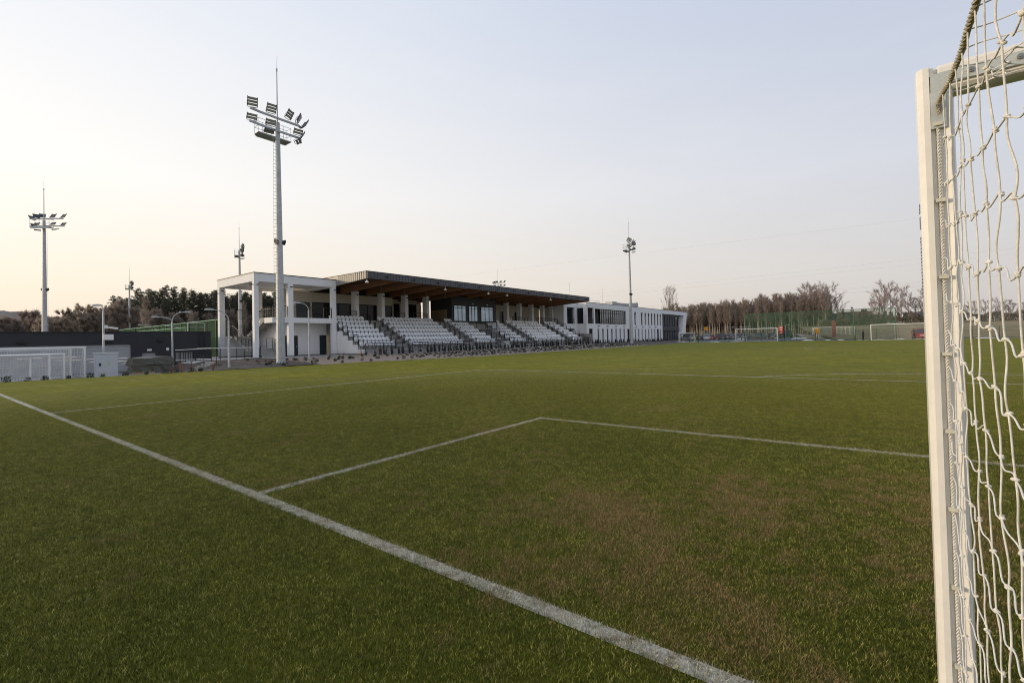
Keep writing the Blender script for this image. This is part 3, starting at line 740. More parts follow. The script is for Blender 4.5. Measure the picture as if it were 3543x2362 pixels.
for (y0, y1) in ((19.35, 20.8), (21.4, 25.45)):
    m_ = MB(); rail_panel(m_, 'X', -45.06, y0, y1, 4.15, 5.25, nb=5)
    if y1-y0 > 2: m_.tube([(-45.06, 23.1, 4.15), (-45.06, 23.1, 5.25)], .028, 5); m_.tube([(-45.06, 24.6, 4.15), (-45.06, 24.6, 5.25)], .028, 5)
    m_.build('guard_rail', blackm, pv)
m_ = MB(); rail_panel(m_, 'Y', 21.1, -52.7, -47.7, 4.15, 5.25, nb=5); m_.build('guard_rail', blackm, pv)
m_ = MB(); rail_panel(m_, 'X', -52.6, 19.4, 25.6, 4.15, 5.25, nb=5); m_.build('guard_rail', blackm, pv)

# terrace railing on top of the fabric bank
tr = thing('terrace_railing', 'white-topped black railing along the terrace edge above the fabric bank', 'railing', (-42.4, 15, .3))
m_ = MB(); m_.tube([(-44.6, 12.9, 1.38), (-42.5, 13.2, 1.38), (-42.5, 16.92, 1.35)], .032, 6); m_.tube([(-44.6, 12.9, .52), (-42.5, 13.2, .52), (-42.5, 16.92, .48)], .028, 6); m_.build('top_rail', whitepaint, tr)
for y in (13.2, 13.85, 14.5, 15.1, 15.7, 16.3, 16.92): m_ = MB(); m_.tube([(-42.5, y, .1), (-42.5, y, 1.36)], .028, 5); m_.build('post', blackm, tr)
yr = thing('yard_railing', 'long white-topped railing standing in front of the dark garage wall', 'railing', (-47, 13, .2))
m_ = MB(); m_.tube([(-47.6, 12.3, 1.28), (-44.7, 13.6, 1.36)], .032, 6); m_.tube([(-47.6, 12.3, .42), (-44.7, 13.6, .5)], .026, 6); m_.build('top_rail', whitepaint, yr)
for q in range(7): u = q/6; m_ = MB(); m_.tube([(-47.6+2.9*u, 12.3+1.3*u, -.3), (-47.6+2.9*u, 12.3+1.3*u, 1.3)], .024, 5); m_.build('post', blackm, yr)
# steps down into the yard
ys_ = thing('yard_steps', 'pale concrete steps with black handrail leading down to the storage yard', 'steps', (-41, 11.7, -.3))
s = MB()
for i in range(6): s.box(-42.2, -40.4, 12.9-.28*(i+1), 12.9-.28*i, -.6, .33-.13*i)
s.build('treads', concrete, ys_)
m_ = MB(); m_.tube([(-40.35, 11.1, -.5), (-40.35, 11.1, .48), (-40.35, 12.75, 1.3), (-40.35, 12.75, .2)], .028, 5); m_.tube([(-40.35, 11.9, -.1), (-40.35, 11.9, .88)], .024, 5); m_.build('handrail', blackm, ys_)

# ------------------------------------------------------------------ clubhouse
ch = thing('clubhouse', 'long white two-storey clubhouse with rows of narrow windows and a slanted far end', 'building', (-49, 100, .3))
XF = -43.0
wins = []                                            # (y0,y1,z0,z1,kind)
wins.append((78.35, 79.85, .15, 3.2, 'door'))
for i in range(8): wins.append((81.87+2.055*i, 82.58+2.055*i, .46, 3.2, 'slot'))
wins[-1] = (96.24, 97.6, .2, 3.2, 'door')
for i in range(9): wins.append((100.35+2.045*i, 101.02+2.045*i, .46, 3.22, 'slot'))
wins[-2] = (114.5, 116.0, .2, 3.2, 'door')
wins.append((77.95, 80.45, 4.16, 7.25, 'loggia')); wins.append((80.95, 83.1, 4.16, 7.15, 'open')); wins.append((83.1, 95.7, 4.16, 7.15, 'ribbon'))
for y in (100.35, 104.3, 106.55, 108.6, 110.65, 112.7, 114.75, 116.7): wins.append((y, y+.85, 4.15, 7.08, 'slot'))
ye = 118.55
def facade(mb, y0, y1, z0, z1, holes, x0, x1):
    """wall with real openings, built as a grid of boxes"""
    ysl = sorted({y0, y1, *[h[0] for h in holes], *[h[1] for h in holes]})
    for a, b_ in zip(ysl, ysl[1:]):
        hs = sorted([h for h in holes if h[0] <= a+1e-6 and h[1] >= b_-1e-6], key=lambda h: h[2]); z_ = z0
        for h in hs:
            if h[2] > z_: mb.quad((x1, a, z_), (x1, b_, z_), (x1, b_, h[2]), (x1, a, h[2]))
            z_ = max(z_, h[3])
        if z1 > z_: mb.quad((x1, a, z_), (x1, b_, z_), (x1, b_, z1), (x1, a, z1))
    for h in holes:
        a, b_, c, d = h[:4]
        mb.quad((x0, a, c), (x1, a, c), (x1, a, d), (x0, a, d)); mb.quad((x0, b_, c), (x0, b_, d), (x1, b_, d), (x1, b_, c))
        mb.quad((x0, a, d), (x1, a, d), (x1, b_, d), (x0, b_, d)); mb.quad((x0, a, c), (x0, b_, c), (x1, b_, c), (x1, a, c))
f = MB(); facade(f, 77.4, ye, .45, 8.25, wins, XF-.35, XF)
f.quad((XF, 77.4, 8.25), (XF, ye, 8.25), (XF-14, ye, 8.25), (XF-14, 77.4, 8.25))
# end frame: leaning white wall and top band
f.box(XF-14, XF, ye, 139.3, 7.2, 8.251)
f.hexa([(XF-9, 133.6, .2), (XF, 133.6, .2), (XF, 136.2, .2), (XF-9, 136.2, .2), (XF-9, 136.4, 7.2), (XF, 136.4, 7.2), (XF, 139.3, 7.2), (XF-9, 139.3, 7.2)])
f.build('wall', plaster, ch)
f = MB(); f.box(XF-.3, XF-.03, 77.5, 119, .05, .448); f.build('plinth', plinth_m, ch)
# recessed end wall (faces the stand) and pier next to the stand
e = MB(); e.quad((-45.2, 77.4, .3), (-43, 77.4, .3), (-43, 77.4, 4.2), (-45.2, 77.4, 4.2)); e.quad((-45.2, 77.4, 7.2), (-43, 77.4, 7.2), (-43, 77.4, 8.25), (-45.2, 77.4, 8.25))
e.box(-43.65, -43.0, 77.35, 77.45, 4.2, 7.2); e.box(-45.2, -44.98, 77.35, 77.45, 4.2, 7.2)
facade(e, 72.5, 77.4, .3, 8.25, [(73.6, 76.4, 4.17, 7.3)], -45.5, -45.0); e.quad((-45, 72.5, 8.25), (-45, 77.4, 8.25), (-57, 77.4, 8.25), (-57, 72.5, 8.25)); e.box(-53, -45.01, 72.42, 72.52, .3, 8.2)
e.build('link_wall', plaster, ch)
g = MB(); g.box(-45.45, -45.40, 73.6, 76.4, 4.17, 7.3); g.build('window', glass_dark, ch); m_ = MB(); rail_panel(m_, 'X', -45.08, 73.7, 76.3, 4.17, 5.2, nb=5); m_.build('guard_rail', blackm, ch)
g = MB(); g.quad((-44.98, 77.40, 4.2), (-43.65, 77.40, 4.2), (-43.65, 77.40, 7.2), (-44.98, 77.40, 7.2)); g.build('window', glass_dark, ch)
cp_ = MB(); cp_.box(XF-14.1, XF+.05, 77.35, 139.4, 8.253, 8.30); cp_.box(-57, -44.95, 72.45, 77.34, 8.253, 8.30); cp_.build('roof_flashing', blackm, ch)
for (y0, y1, z0, z1, kind) in wins:
    if kind == 'loggia':
        g = MB(); g.box(XF-2.2, XF-2.1, y0-.4, y1+.3, z0, z1); g.build('window', glass_dark, ch)
        m_ = MB(); rail_panel(m_, 'X', XF-.15, y0+.05, y1-.1, z0, z0+1.05, nb=5); m_.build('guard_rail', blackm, ch)
    elif kind == 'open':
        g = MB(); g.box(XF-2.0, XF-1.9, y0, y1, z0, z1); g.build('window', glass_dark, ch)
        m_ = MB(); rail_panel(m_, 'X', XF-.15, y0+.05, y1-.1, z0, z0+1.05, nb=5); m_.build('guard_rail', blackm, ch)
    else:
        fr = MB(); xx = XF-.24
        t_ = .07
        fr.box(xx-.03, xx+.06, y0, y0+t_, z0, z1); fr.box(xx-.03, xx+.06, y1-t_, y1, z0, z1); fr.box(xx-.03, xx+.058, y0+t_, y1-t_, z1-t_*1.5, z1); fr.box(xx-.03, xx+.058, y0+t_, y1-t_, z0, z0+t_)
        if kind == 'ribbon':
            n = 12
            for i in range(1, n): yy = y0+(y1-y0)*i/n; fr.box(xx-.03, xx+.07, yy-.05, yy+.05, z0+t_, z1-.1)
            fr.box(xx-.03, xx+.052, y0+t_, y1-t_, 6.33, 6.43)
        if kind == 'slot' and z0 > 4: fr.box(xx-.02, XF+.02, y0+.02, y1-.02, z1-.62, z1-.02); fr.box(xx-.02, XF-.05, y0+.05, y1-.02, z0+.02, z0+.35) if y0 < 106 else None
        wo = fr.build('door' if kind == 'door' else 'window', blackm, ch)
        g = MB(); g.quad((xx, y0+t_, z0+t_), (xx, y1-t_, z0+t_), (xx, y1-t_, z1-t_), (xx, y0+t_, z1-t_)); g.build('pane', glass_facade if kind == 'ribbon' else glass_dark, wo)
for y in (82.3, 86.3, 90.3, 94.4, 101.1, 105.2, 109.4, 113.4): l = MB(); l.box(XF, XF+.22, y-.35, y+.35, 3.72, 3.80); l.build('wall_light', blackm, ch)
l = MB(); l.tube([(XF, 77.8, 7.9), (XF+.25, 77.8, 7.85)], .04, 6); l.ball((XF+.3, 77.8, 7.7), .16, nu=8, nv=6); l.build('dome_camera', whitepaint, ch)
# charcoal end volume, set back
hole = [(ye+.6+i*2.0, ye+1.3+i*2.0, 3.9, 6.6, 's') for i in range(6)] + [(130.4, 132.5, 3.9, 6.6, 's')] + [(121+i*2.0, 121.7+i*2.0, .3, 2.75, 's') for i in range(5)]
f = MB(); facade(f, ye, 133.0, .1, 7.2, hole, XF-.75, XF-.45); f.box(XF-.45, XF-.20, ye, 132.9, 2.85, 3.15); f.quad((XF-.45, 133.0, .1), (XF-9, 133.0, .1), (XF-9, 133.0, 7.2), (XF-.45, 133.0, 7.2)); f.build('end_block', charcoal, ch)
for h in hole: g = MB(); g.quad((XF-.6, h[0], h[2]), (XF-.6, h[1], h[2]), (XF-.6, h[1], h[3]), (XF-.6, h[0], h[3])); g.build('pane', glass_facade, ch)
f = MB(); f.box(XF-6.1, XF-6.0, 77.6, 118, .3, 8.1); f.box(XF-5.99, XF-.4, 83.12, 83.2, 4.0, 8.1); f.box(XF-1.9, XF-.4, 80.62, 80.72, 4.0, 8.1); f.box(XF-6, XF-.36, 77.6, 118, 3.75, 3.95); f.build('interior_wall', M('dim_interior', (.16, .15, .14)), ch)
# roof plant
for k, (y0, y1, z1) in enumerate(((94.8, 97.2, 9.55), (97.3, 105.2, 9.4), (105.4, 107.8, 9.7), (108, 109.6, 9.9))):
    u = MB(); u.box(-47.5, -45.8, y0, y1, 8.5, z1-.1)
    for q in range(int((y1-y0)/1.2)+1): u.box(-45.8, -45.76, y0+q*1.2, y0+q*1.2+.06, 8.52, z1-.12)
    for yy in (y0+.2, y1-.2): u.box(-47.2, -47.1, yy-.05, yy+.05, 8.3, 8.5); u.box(-46.2, -46.1, yy-.05, yy+.05, 8.3, 8.5)
    u.build('ventilation_unit', galv, ch)
m_ = MB(); rail_panel(m_, 'X', -44.2, 78.5, 85.5, 8.3, 8.9, r=.025, nb=2); m_.build('roof_rail', galv, ch)
for y in (76.5, 90.5): m_ = MB(); m_.tube([(-46, y, 8.3), (-46, y, 12.2)], .022, 4); m_.build('lightning_rod', galv, ch)

# ------------------------------------------------------------------ garage block on the left
ga = thing('garage_building', 'low anthracite storage building with a grey sectional door and flat roof', 'building', (-53, 3, -.45))
XG = -50.0
f = MB(); facade(f, -22, 15.9, -.5, 2.88, [(2.0, 9.85, -.42, 1.87), (10.6, 11.6, -.42, 1.12), (12.98, 14.45, .2, 1.08), (-7.5, .2, -.42, 1.87)], XG-.25, XG)
f.quad((XG, 15.9, -.5), (XG-7, 15.9, -.5), (XG-7, 15.9, 2.88), (XG, 15.9, 2.88)); f.quad((XG, -22, 2.88), (XG, 15.9, 2.88), (XG-7, 15.9, 2.88), (XG-7, -22, 2.88)); f.build('wall', anthracite, ga)
c = MB(); c.box(XG-7.05, XG+.05, -22, 15.97, 2.884, 2.95); c.build('roof_flashing', blackm, ga)
for (y0, y1) in ((2.0, 9.85), (-7.5, .2)):
    d = MB()
    for i in range(10):
        z0 = -.42+.229*i; d.hexa([(XG-.2, y0, z0+.012), (XG-.12, y0, z0+.012), (XG-.12, y1, z0+.012), (XG-.2, y1, z0+.012), (XG-.2, y0, z0+.223), (XG-.135, y0, z0+.223), (XG-.135, y1, z0+.223), (XG-.2, y1, z0+.223)])
    d.build('sectional_door', doorgrey, ga)
d = MB(); d.box(XG-.2, XG-.14, 10.6, 11.6, -.42, 1.12); d.build('door', doorgrey, ga)
d = MB(); d.box(XG-.2, XG-.14, 12.98, 14.45, .2, 1.08); wo = d.build('window', glass_mat('frosted_garage_glass', (.22, .22, .22), .4), ga)
d = MB()
for i in range(5): d.box(XG-.13, XG-.1, 12.98+i*.36, 13.02+i*.36, .2, 1.08)
d.build('frame', blackm, wo)
for y in (3.4, 8.4, 11.9, -3): l = MB(); l.prism([(y-.22, 2.08), (y+.22, 2.08), (y+.2, 2.18), (y+.1, 2.27), (y-.1, 2.27), (y-.2, 2.18)], 'X', XG, XG+.16); l.build('wall_light', blackm, ga)
for y, w_ in ((11.12, .16), (12.45, .10)): l = MB(); l.box(XG, XG+.02, y-w_, y+w_, 1.27, 1.27+.16+.08*(y > 12)); l.build('notice_plate', whitepaint, ga)
m_ = MB()
for y in (14.9, 15.35): m_.tube([(XG+.12, y, .9), (XG+.12, y, 3.5)], .022, 5)
for q in range(8): m_.tube([(XG+.12, 14.9, 1.1+.3*q), (XG+.12, 15.35, 1.1+.3*q)], .014, 4)
m_.build('roof_ladder', blackm, ga)
m_ = MB(); rail_panel(m_, 'X', XG-.6, 14.2, 15.6, 2.95, 3.75, nb=1); m_.build('roof_rail', galv, ga)

# ------------------------------------------------------------------ floodlight masts
fm = thing('floodlight_mast', 'nearest and tallest floodlight mast, standing in the gravel bed before the stair pavilion', 'floodlight', (0, 0, 0), 'floodlight masts')
def octo(mb, z0, z1, r0, r1, n=8): mb.tube([(0, 0, z0), (0, 0, (z0+z1)/2), (0, 0, z1)], [r0, (r0+r1)/2, r1], n)
p = MB(); octo(p, 0, 17.9, .315, .155, 12); p.box(.1, .33, -.1, .1, .5, 1.3); pole = p.build('pole', galv, fm)
p = MB(); p.tube([(0, 0, -.06), (0, 0, .05)], .46, 14)
for i in range(12): a = 2*pi*i/12; p.tube([(.40*cos(a), .40*sin(a), .05), (.40*cos(a), .40*sin(a), .16)], .025, 6)
p.build('base_flange', darkm, fm)
p = MB()
def prad(z_): return .315-.160*z_/17.9
p.tube([(.03, -prad(3.2)-.17, 3.2), (.03, -prad(10)-.17, 10), (.03, -prad(16.7)-.17, 16.7)], .009, 4)
for i in range(52): z_ = 3.3+i*.26; p.tube([(.03, -prad(z_)+.02, z_), (.03, -prad(z_)-.20, z_)], .013, 4)
p.build('ladder', galv, fm)
p = MB(); p.tube([(0, 0, 17.9), (0, 0, 21.8)], [.05, .035], 6); p.tube([(0, 0, 21.75), (0, 0, 21.95)], .06, 6); p.tube([(0, 0, 21.9), (0.02, .03, 22.9)], .012, 4); p.build('lightning_rod', galv, fm)
for z_, pts in ((18.12, [(.35, -2.1), (.25, -1.4), (.22, 0), (.22, 1.5), (0, 1.8)]), (17.17, [(.4, -2.2), (.3, -1.4), (.24, 0), (.24, 1.5), (0, 1.8)])):
    p = MB()
    for (xa, ya), (xb, yb) in zip(pts, pts[1:]):
        c = ((xa+xb)/2, (ya+yb)/2, z_); d = Vector((xb-xa, yb-ya, 0)); p.obox(c, d, Vector((0, 0, 1)).cross(d), (0, 0, 1), d.length/2, .05, .07)
    p.build('crossarm', galv, fm)
p = MB(); p.box(-.75, -.12, -1.35, 1.1, 16.80, 16.86)
p.prism([(-1.35, 16.80), (1.1, 16.80), (.95, 16.66), (-1.2, 16.66)], 'X', -.74, -.70); p.build('platform', galv, fm)
p = MB()
for xx in (-.74, -.14):
    for zz in (17.3, 17.85): p.tube([(xx, -1.33, zz), (xx, 1.08, zz)], .018, 4)
    for yy in (-1.33, -.75, -.1, .5, 1.08): p.tube([(xx, yy, 16.86), (xx, yy, 17.85)], .016, 4)
for yy in (-1.33, 1.08):
    for zz in (17.3, 17.85): p.tube([(-.74, yy, zz), (-.14, yy, zz)], .018, 4)
p.build('platform_railing', galv, fm)
def flood(yc, zc, yaw, n, tilt=-.5, xo=.4, w=.31):
    o = Vector((xo, yc, zc)); F = Vector((cos(yaw)*cos(tilt), sin(yaw)*cos(tilt), sin(tilt))); Rr = Vector((-sin(yaw), cos(yaw), 0)); U = F.cross(Rr)*-1
    if U.z < 0: U = -U
    p = MB()
    for i in range(n):
        c = o + U*(.10+.20*i); p.obox(c, F, Rr, U, .035, w, .078)
    for s_ in (-1, 1):
        p.obox(o+U*(.1*(n))+Rr*(w*s_)-F*.03, F, Rr, U, .03, .018, .11*n); p.tube([o+Rr*(w*s_*1.05)-F*.1+U*.1*n, o+Rr*(w*s_*1.05)-F*.12-U*.05], .014, 4)
    p.tube([o-U*.08-Rr*w-F*.1, o-U*.08+Rr*w-F*.1], .025, 5)
    lo = p.build('floodlight', darkm, fm)
    q = MB()
    for i in range(n):
        c = o + U*(.10+.20*i) + F*.0365
        q.quad(tuple(c-Rr*(w-.03)-U*.055), tuple(c+Rr*(w-.03)-U*.055), tuple(c+Rr*(w-.03)+U*.055), tuple(c-Rr*(w-.03)+U*.055))
    q.build('lens', lens, lo)
for a in ((-1.95, 18.26, -.35, 3), (-.65, 18.30, -.15, 3), (.62, 18.34, .55, 3), (1.32, 18.30, 1.0, 3), (1.78, 18.05, 1.5, 3),
          (-2.0, 17.30, -.25, 2), (-.7, 17.36, -.2, 2), (1.35, 17.36, -.1, 2), (1.62, 17.2, 1.3, 2)): flood(*a)
for a in ((-.85, 16.72, -.2, 2), (1.2, 16.66, .9, 2)): flood(*a, tilt=-1.1)
p = MB()
p.tube([(0, -.32, 9.05), (0, .36, 9.05)], .02, 6)
for s_ in (-1, 1): p.tube([(.05, .02*s_, 9.05), (.1, .16*s_, 9.02), (.12, .34*s_+.02, 8.98)], [.12, .10, .22], 10)
p.build('loudspeaker', blackm, fm)
move(fm, (-34.8, 14.97, .13))
for (x, y, z_, rz, lab) in ((-34.35, 78.0, .13, .12, 'slim floodlight mast standing before the middle of the long white clubhouse'),
        (-84.0, 9.3, .3, 2.25, 'floodlight mast rising behind the left part of the garage building, largest of the distant ones'),
        (-88.0, 34.4, .3, 1.17, 'floodlight mast seen behind the stair pavilion roof'),
        (-119.0, 26.4, .3, 1.25, 'smallest floodlight mast, in front of the pine wood at the left'),
        (-88.5, 107.3, .3, 1.75, 'floodlight mast whose lamps only just show above the grandstand roof')):
    dup(fm, (x, y, z_), rz, lab, scale=(.78 if x < -110 else 1))

# ------------------------------------------------------------------ path lamps
def lamp_post(x, y, z0, h, heads, label, group='grey path lamps'):
    L_ = thing('street_lamp', label, 'street lamp', (x, y, z0), group)
    p = MB(); p.tube([(x, y, z0-.1), (x, y, z0+h*.5), (x, y, z0+h)], [.085, .07, .055], 8); p.box(x-.1, x+.1, y-.1, y+.1, z0-.05, z0+.03); p.build('pole', galv, L_)
    for (dx, dy, dz) in heads:
        p = MB(); pts = []
        for i in range(9):
            a = i/8*pi/2; pts.append((x+dx*(1-cos(a)), y+dy*(1-cos(a)), z0+h+dz*sin(a)))
        p.tube(pts, .035, 6); l_ = Vector((dx, dy, 0)).normalized(); e = Vector(pts[-1]); ar = p.build('arm', galv, L_)
        p = MB(); p.obox(e+l_*.22+Vector((0, 0, .01)), l_, Vector((0, 0, 1)).cross(l_), (0, 0, 1), .28, .11, .045); p.obox(e+l_*.26+Vector((0, 0, .07)), l_, Vector((0, 0, 1)).cross(l_), (0, 0, 1), .18, .08, .03)
        p.build('lamp_head', galv, L_)
    return L_
lamp_post(-36.0, 11.93, -.13, 3.45, [(-.35, -.85, .75)], 'path lamp standing at the foot of the fabric-covered bank')
lamp_post(-39.0, 19.53, .26, 4.2, [(-.2, -.62, .62)], 'path lamp on the gravel between the big floodlight mast and the seats')
lamp_post(-46.5, 11.75, -.42, 4.1, [(.3, .75, .78), (-.2, -.85, .35)], 'double-armed path lamp right beside the tarpaulin-covered heap')
la = lamp_post(-44.0, 6.82, -.44, 4.75, [(-.15, -.12, .35)], 'lamp post with a metal box, standing behind the grey cabinet')
p = MB(); p.box(-44.06, -43.86, 6.78, 7.36, 2.18, 2.58); bx_ = p.build('switch_box', whitepaint, la)
p = MB(); p.obox((-44, 7.35, 3.05), (.2, 1, -.15), (1, -.2, 0), (0, 0, 1), .3, .07, .07); p.obox((-44.02, 6.95, 3.12), (0, 1, 0), (1, 0, 0), (0, 0, 1), .1, .1, .12); p.build('camera', whitepaint, la)
for (x, y) in ((-70, 17.2), (-72, 20.5)): lamp_post(x, y, .3, 3.3, [(-.2, -1.2, .7)], 'small path lamp behind the garage, %s' % ('left one' if y < 18 else 'right one'))

# ------------------------------------------------------------------ cabinet, heap, training goals
cb = thing('electrical_cabinet', 'light grey electrical cabinet with warning sign at the pitch edge', 'cabinet', (-43, 6.7, -.43))
p = MB(); p.box(-43.35, -43, 6.15, 7.40, -.43, 1.22); bd = p.build('body', M('cabinet_grey', (.50, .52, .53), .5, .04, 2), cb)
p = MB(); p.box(-43.40, -42.95, 6.10, 7.45, 1.222, 1.27); p.build('roof_cap', whitepaint, cb)
p = MB(); p.box(-43.34, -42.985, 6.2, 7.36, -.12, 1.18); dr = p.build('door', M('cabinet_grey', (.5, .52, .53)), cb)
p = MB(); p.box(-42.984, -42.95, 6.36, 6.46, .35, .55); p.build('handle', blackm, dr)
p = MB(); p.prism([(6.80, .44), (6.94, .44), (6.87, .57)], 'X', -42.984, -42.978); p.build('warning_sign', M('warning_yellow', (.7, .55, .03)), dr)
hp = thing('covered_heap', 'stack of goods on a pallet under a creased olive tarpaulin', 'tarpaulin heap', (-46, 10.1, -.45))
p = MB()
def drape(u, v):
    # u around the heap, v from the ground (0) to the top centre (1)
    a = u*2*pi; c_, s_ = cos(a), sin(a); k = 1/max(abs(c_), abs(s_))**.86
    hx, hy = .72, 1.36
    if v < .42:   t_ = v/.42; f_ = 1.0+.09*(1-t_)**2+.09*abs(sin(u*31+2.5*t_))*(1-.7*t_)-.04+.04*sin(u*143+t_*4)*(1-t_); z_ = -.50+.86*t_*.8
    elif v < .50: t_ = (v-.42)/.08; f_ = 1.0+.07*t_; z_ = .19+.0*t_+.03*sin(u*40)
    elif v < .80: t_ = (v-.50)/.30; f_ = 1.08-.10*t_+.045*abs(sin(u*27+t_*3))*(1-t_*.6); z_ = .19+.58*t_+.03*sin(u*40)*(1-t_)
    else:         t_ = (v-.80)/.20; f_ = .98*(1-t_); z_ = .77+.10*sin(t_*pi/2)+.04*sin(u*18)*(1-t_)
    return (-46+hx*k*c_*f_, 10.12+hy*k*s_*f_, z_)
NU, NV = 110, 30
for i in range(NU):
    for j in range(NV): p.quad(drape(i/NU, j/NV), drape((i+1)/NU, j/NV), drape((i+1)/NU, (j+1)/NV), drape(i/NU, (j+1)/NV))
p.build('tarpaulin', tarp, hp, smooth=True)
p = MB()
for q in range(5): p.box(-45.1+.0*q, -44.6, 8.7+.28*q, 8.9+.28*q, -.36, -.32)
p.box(-45.1, -44.95, 8.6, 10.0, -.46, -.37); p.box(-44.75, -44.6, 8.6, 10.0, -.46, -.37); p.build('pallet', woodp, hp)

def cord_net(mb, P, nu, nv, r, sides=3):
    for i in range(nu+1): mb.tube([P(i/nu, j/nv) for j in range(nv+1)], r, sides, False)
    for j in range(nv+1): mb.tube([P(i/nu, j/nv) for i in range(nu+1)], r, sides, False)
def goal(x, y0, y1, z0, h, depth, label, group, r=.05, face=1, mesh=.14, nr=.006, netmat=None, axis='Y'):
    """free-standing goal: frame in the plane X=x (posts along Y) or Y=x (posts along X), net towards -face"""
    g = thing('football_goal', label, 'football goal', ((x, (y0+y1)/2, z0) if axis == 'Y' else ((y0+y1)/2, x, z0)), group)
    Q = (lambda d, u, z_: (x-face*d, u, z_)) if axis == 'Y' else (lambda d, u, z_: (u, x-face*d, z_))
    for yy in (y0, y1):
        p = MB(); p.tube([Q(0, yy, z0), Q(0, yy, z0+h)], r, 8); p.build('post', whitepaint, g)
    p = MB(); p.tube([Q(0, y0-r, z0+h), Q(0, y1+r, z0+h)], r, 8); p.build('crossbar', whitepaint, g)
    p = MB(); td = depth*.35
    for yy in (y0, y1): p.tube([Q(0, yy, z0+h), Q(td, yy, z0+h), Q(depth, yy, z0+.03), Q(0, yy, z0+.03)], r*.5, 5)
    p.tube([Q(depth, y0, z0+.03), Q(depth, y1, z0+.03)], r*.5, 5); p.build('support_frame', whitepaint, g)
    p = MB(); W_ = y1-y0
    if netmat is None:
        nw = int(W_/mesh); nh = int(h*1.1/mesh); nd = int(depth/mesh)
        cord_net(p, lambda u, v: Q(td+(depth-td)*(1-v)+.04*sin(u*13+v*7), y0+W_*u, z0+.03+(h-.03)*v-.03*sin(pi*v)), nw, nh, nr)
        cord_net(p, lambda u, v: Q(td*v, y0+W_*u, z0+h-.05*sin(pi*v)), nw, max(2, int(td/mesh)), nr)
        for yy in (y0, y1): cord_net(p, lambda u, v: Q(u*(td+(depth-td)*(1-v)), yy+.03*sin(u*9+v*5), z0+.03+(h-.03)*v), nd, nh, nr)
        p.build('net', whitepaint, g)
    else:
        p.quad(Q(td, y0, z0+h), Q(td, y1, z0+h), Q(depth, y1, z0), Q(depth, y0, z0)); p.quad(Q(0, y0, z0+h), Q(0, y1, z0+h), Q(td, y1, z0+h), Q(td, y0, z0+h))
        for yy in (y0, y1): p.quad(Q(0, yy, z0), Q(0, yy, z0+h), Q(td, yy, z0+h), Q(depth, yy, z0))
        p.build('net', netmat, g)
    return g
TG = 'training goals stored at the left edge'
goal(-44.6, -1.6, 5.92, -.46, 2.14, 1.5, 'tallest white training goal of the stored group, behind the lower ones', TG, r=.06, nr=.010)
goal(-45.4, -2.4, 5.3, -.46, 2.06, 1.4, 'white training goal second from the back of the stored group', TG, r=.06, nr=.010)
goal(-43.4, -1.2, 4.65, -.44, 1.70, 1.1, 'low white training goal ending farthest right in the front pair', TG, r=.055, nr=.010)
goal(-42.8, -2.0, 3.85, -.43, 1.68, 1.1, 'low white training goal nearest the pitch, front of the stored group', TG, r=.055, nr=.010)
goal(-43.0, -6.5, 3.0, -.43, 1.66, 1.1, 'low white training goal cut by the left picture edge', TG, r=.055, nr=.010)

# ------------------------------------------------------------------ green fences at the left
gf = thing('green_windscreen_fence', 'tall green windscreen fence behind the garage and the pavilion', 'fence', (-66, 20, .3))
pts = [(-57.5-2.75*i, 20.25) for i in range(16)]
p = MB()
for (xa, ya), (xb, yb) in zip(pts, pts[1:]): p.quad((xa, ya, .3), (xb, yb, .3), (xb, yb, 4.55), (xa, ya, 4.55))
p.build('screen', greenwind, gf)
for (xa, ya) in pts: m_ = MB(); m_.tube([(xa, ya-.06, .3), (xa, ya-.06, 4.6)], .045, 5); m_.build('post', blackm, gf)
m_ = MB(); m_.tube([(x_, y_-.05, 4.57) for x_, y_ in pts], .05, 4); m_.build('top_cable', M('pale_green_cable', (.30, .50, .34)), gf)
NZ = 3.55
gf2 = thing('green_ball_net', 'lower pale green ball net in front of the windscreen fence', 'net', (-66, 14, .3))
NA, NB = (-56.3, 15.96), (-82, 15.96)
p = MB(); p.quad((NB[0], NB[1], .3), (NA[0], NA[1], .3), (NA[0], NA[1], NZ), (NB[0], NB[1], NZ)); p.build('mesh', net_mat('light_green_mesh', (.09, .16, .10), .5), gf2)
m_ = MB(); m_.tube([(NB[0], NB[1]-.03, NZ), (NA[0], NA[1]-.03, NZ)], .035, 4); m_.build('top_cable', M('pale_green_cable', (.3, .5, .34)), gf2)
for q in range(5): u = q/4; m_ = MB(); m_.tube([(NA[0]+(NB[0]-NA[0])*u, 15.9, .3), (NA[0]+(NB[0]-NA[0])*u, 15.9, NZ+.05)], .035, 5); m_.build('post', M('green_post', (.05, .16, .08)), gf2)

# ------------------------------------------------------------------ planting
def leafy(mb, n, rad, h, lw, ll, droop=0, up=.4):
    for i in range(n):
        a = R.uniform(0, 2*pi); rr = rad*sqrt(R.random()); z_ = h*R.random()
        c = Vector((rr*cos(a)*(1-.3*z_/h), rr*sin(a)*(1-.3*z_/h), z_))
        d = Vector((R.uniform(-1, 1), R.uniform(-1, 1), R.uniform(-.3, 1)+up)).normalized(); s_ = d.cross(Vector((R.uniform(-1, 1), R.uniform(-1, 1), R.uniform(-1, 1)))).normalized()
        mb.quad(tuple(c), tuple(c+d*ll*.5+s_*lw), tuple(c+d*ll), tuple(c+d*ll*.5-s_*lw))
shrubs = []
for k in range(3):
    s = MB(); leafy(s, 90, .20+.03*k, .26+.05*k, .028, .12)
    for i in range(6): s.tube([(0, 0, 0), (R.uniform(-.12, .12), R.uniform(-.12, .12), .2)], .008, 3)
    shrubs.append(tag(s.build('low_shrub', shrubg), 'small dark green evergreen shrub planted in the gravel bed along the pitch edge', 'shrub', 'low evergreen shrubs'))
reeds = []
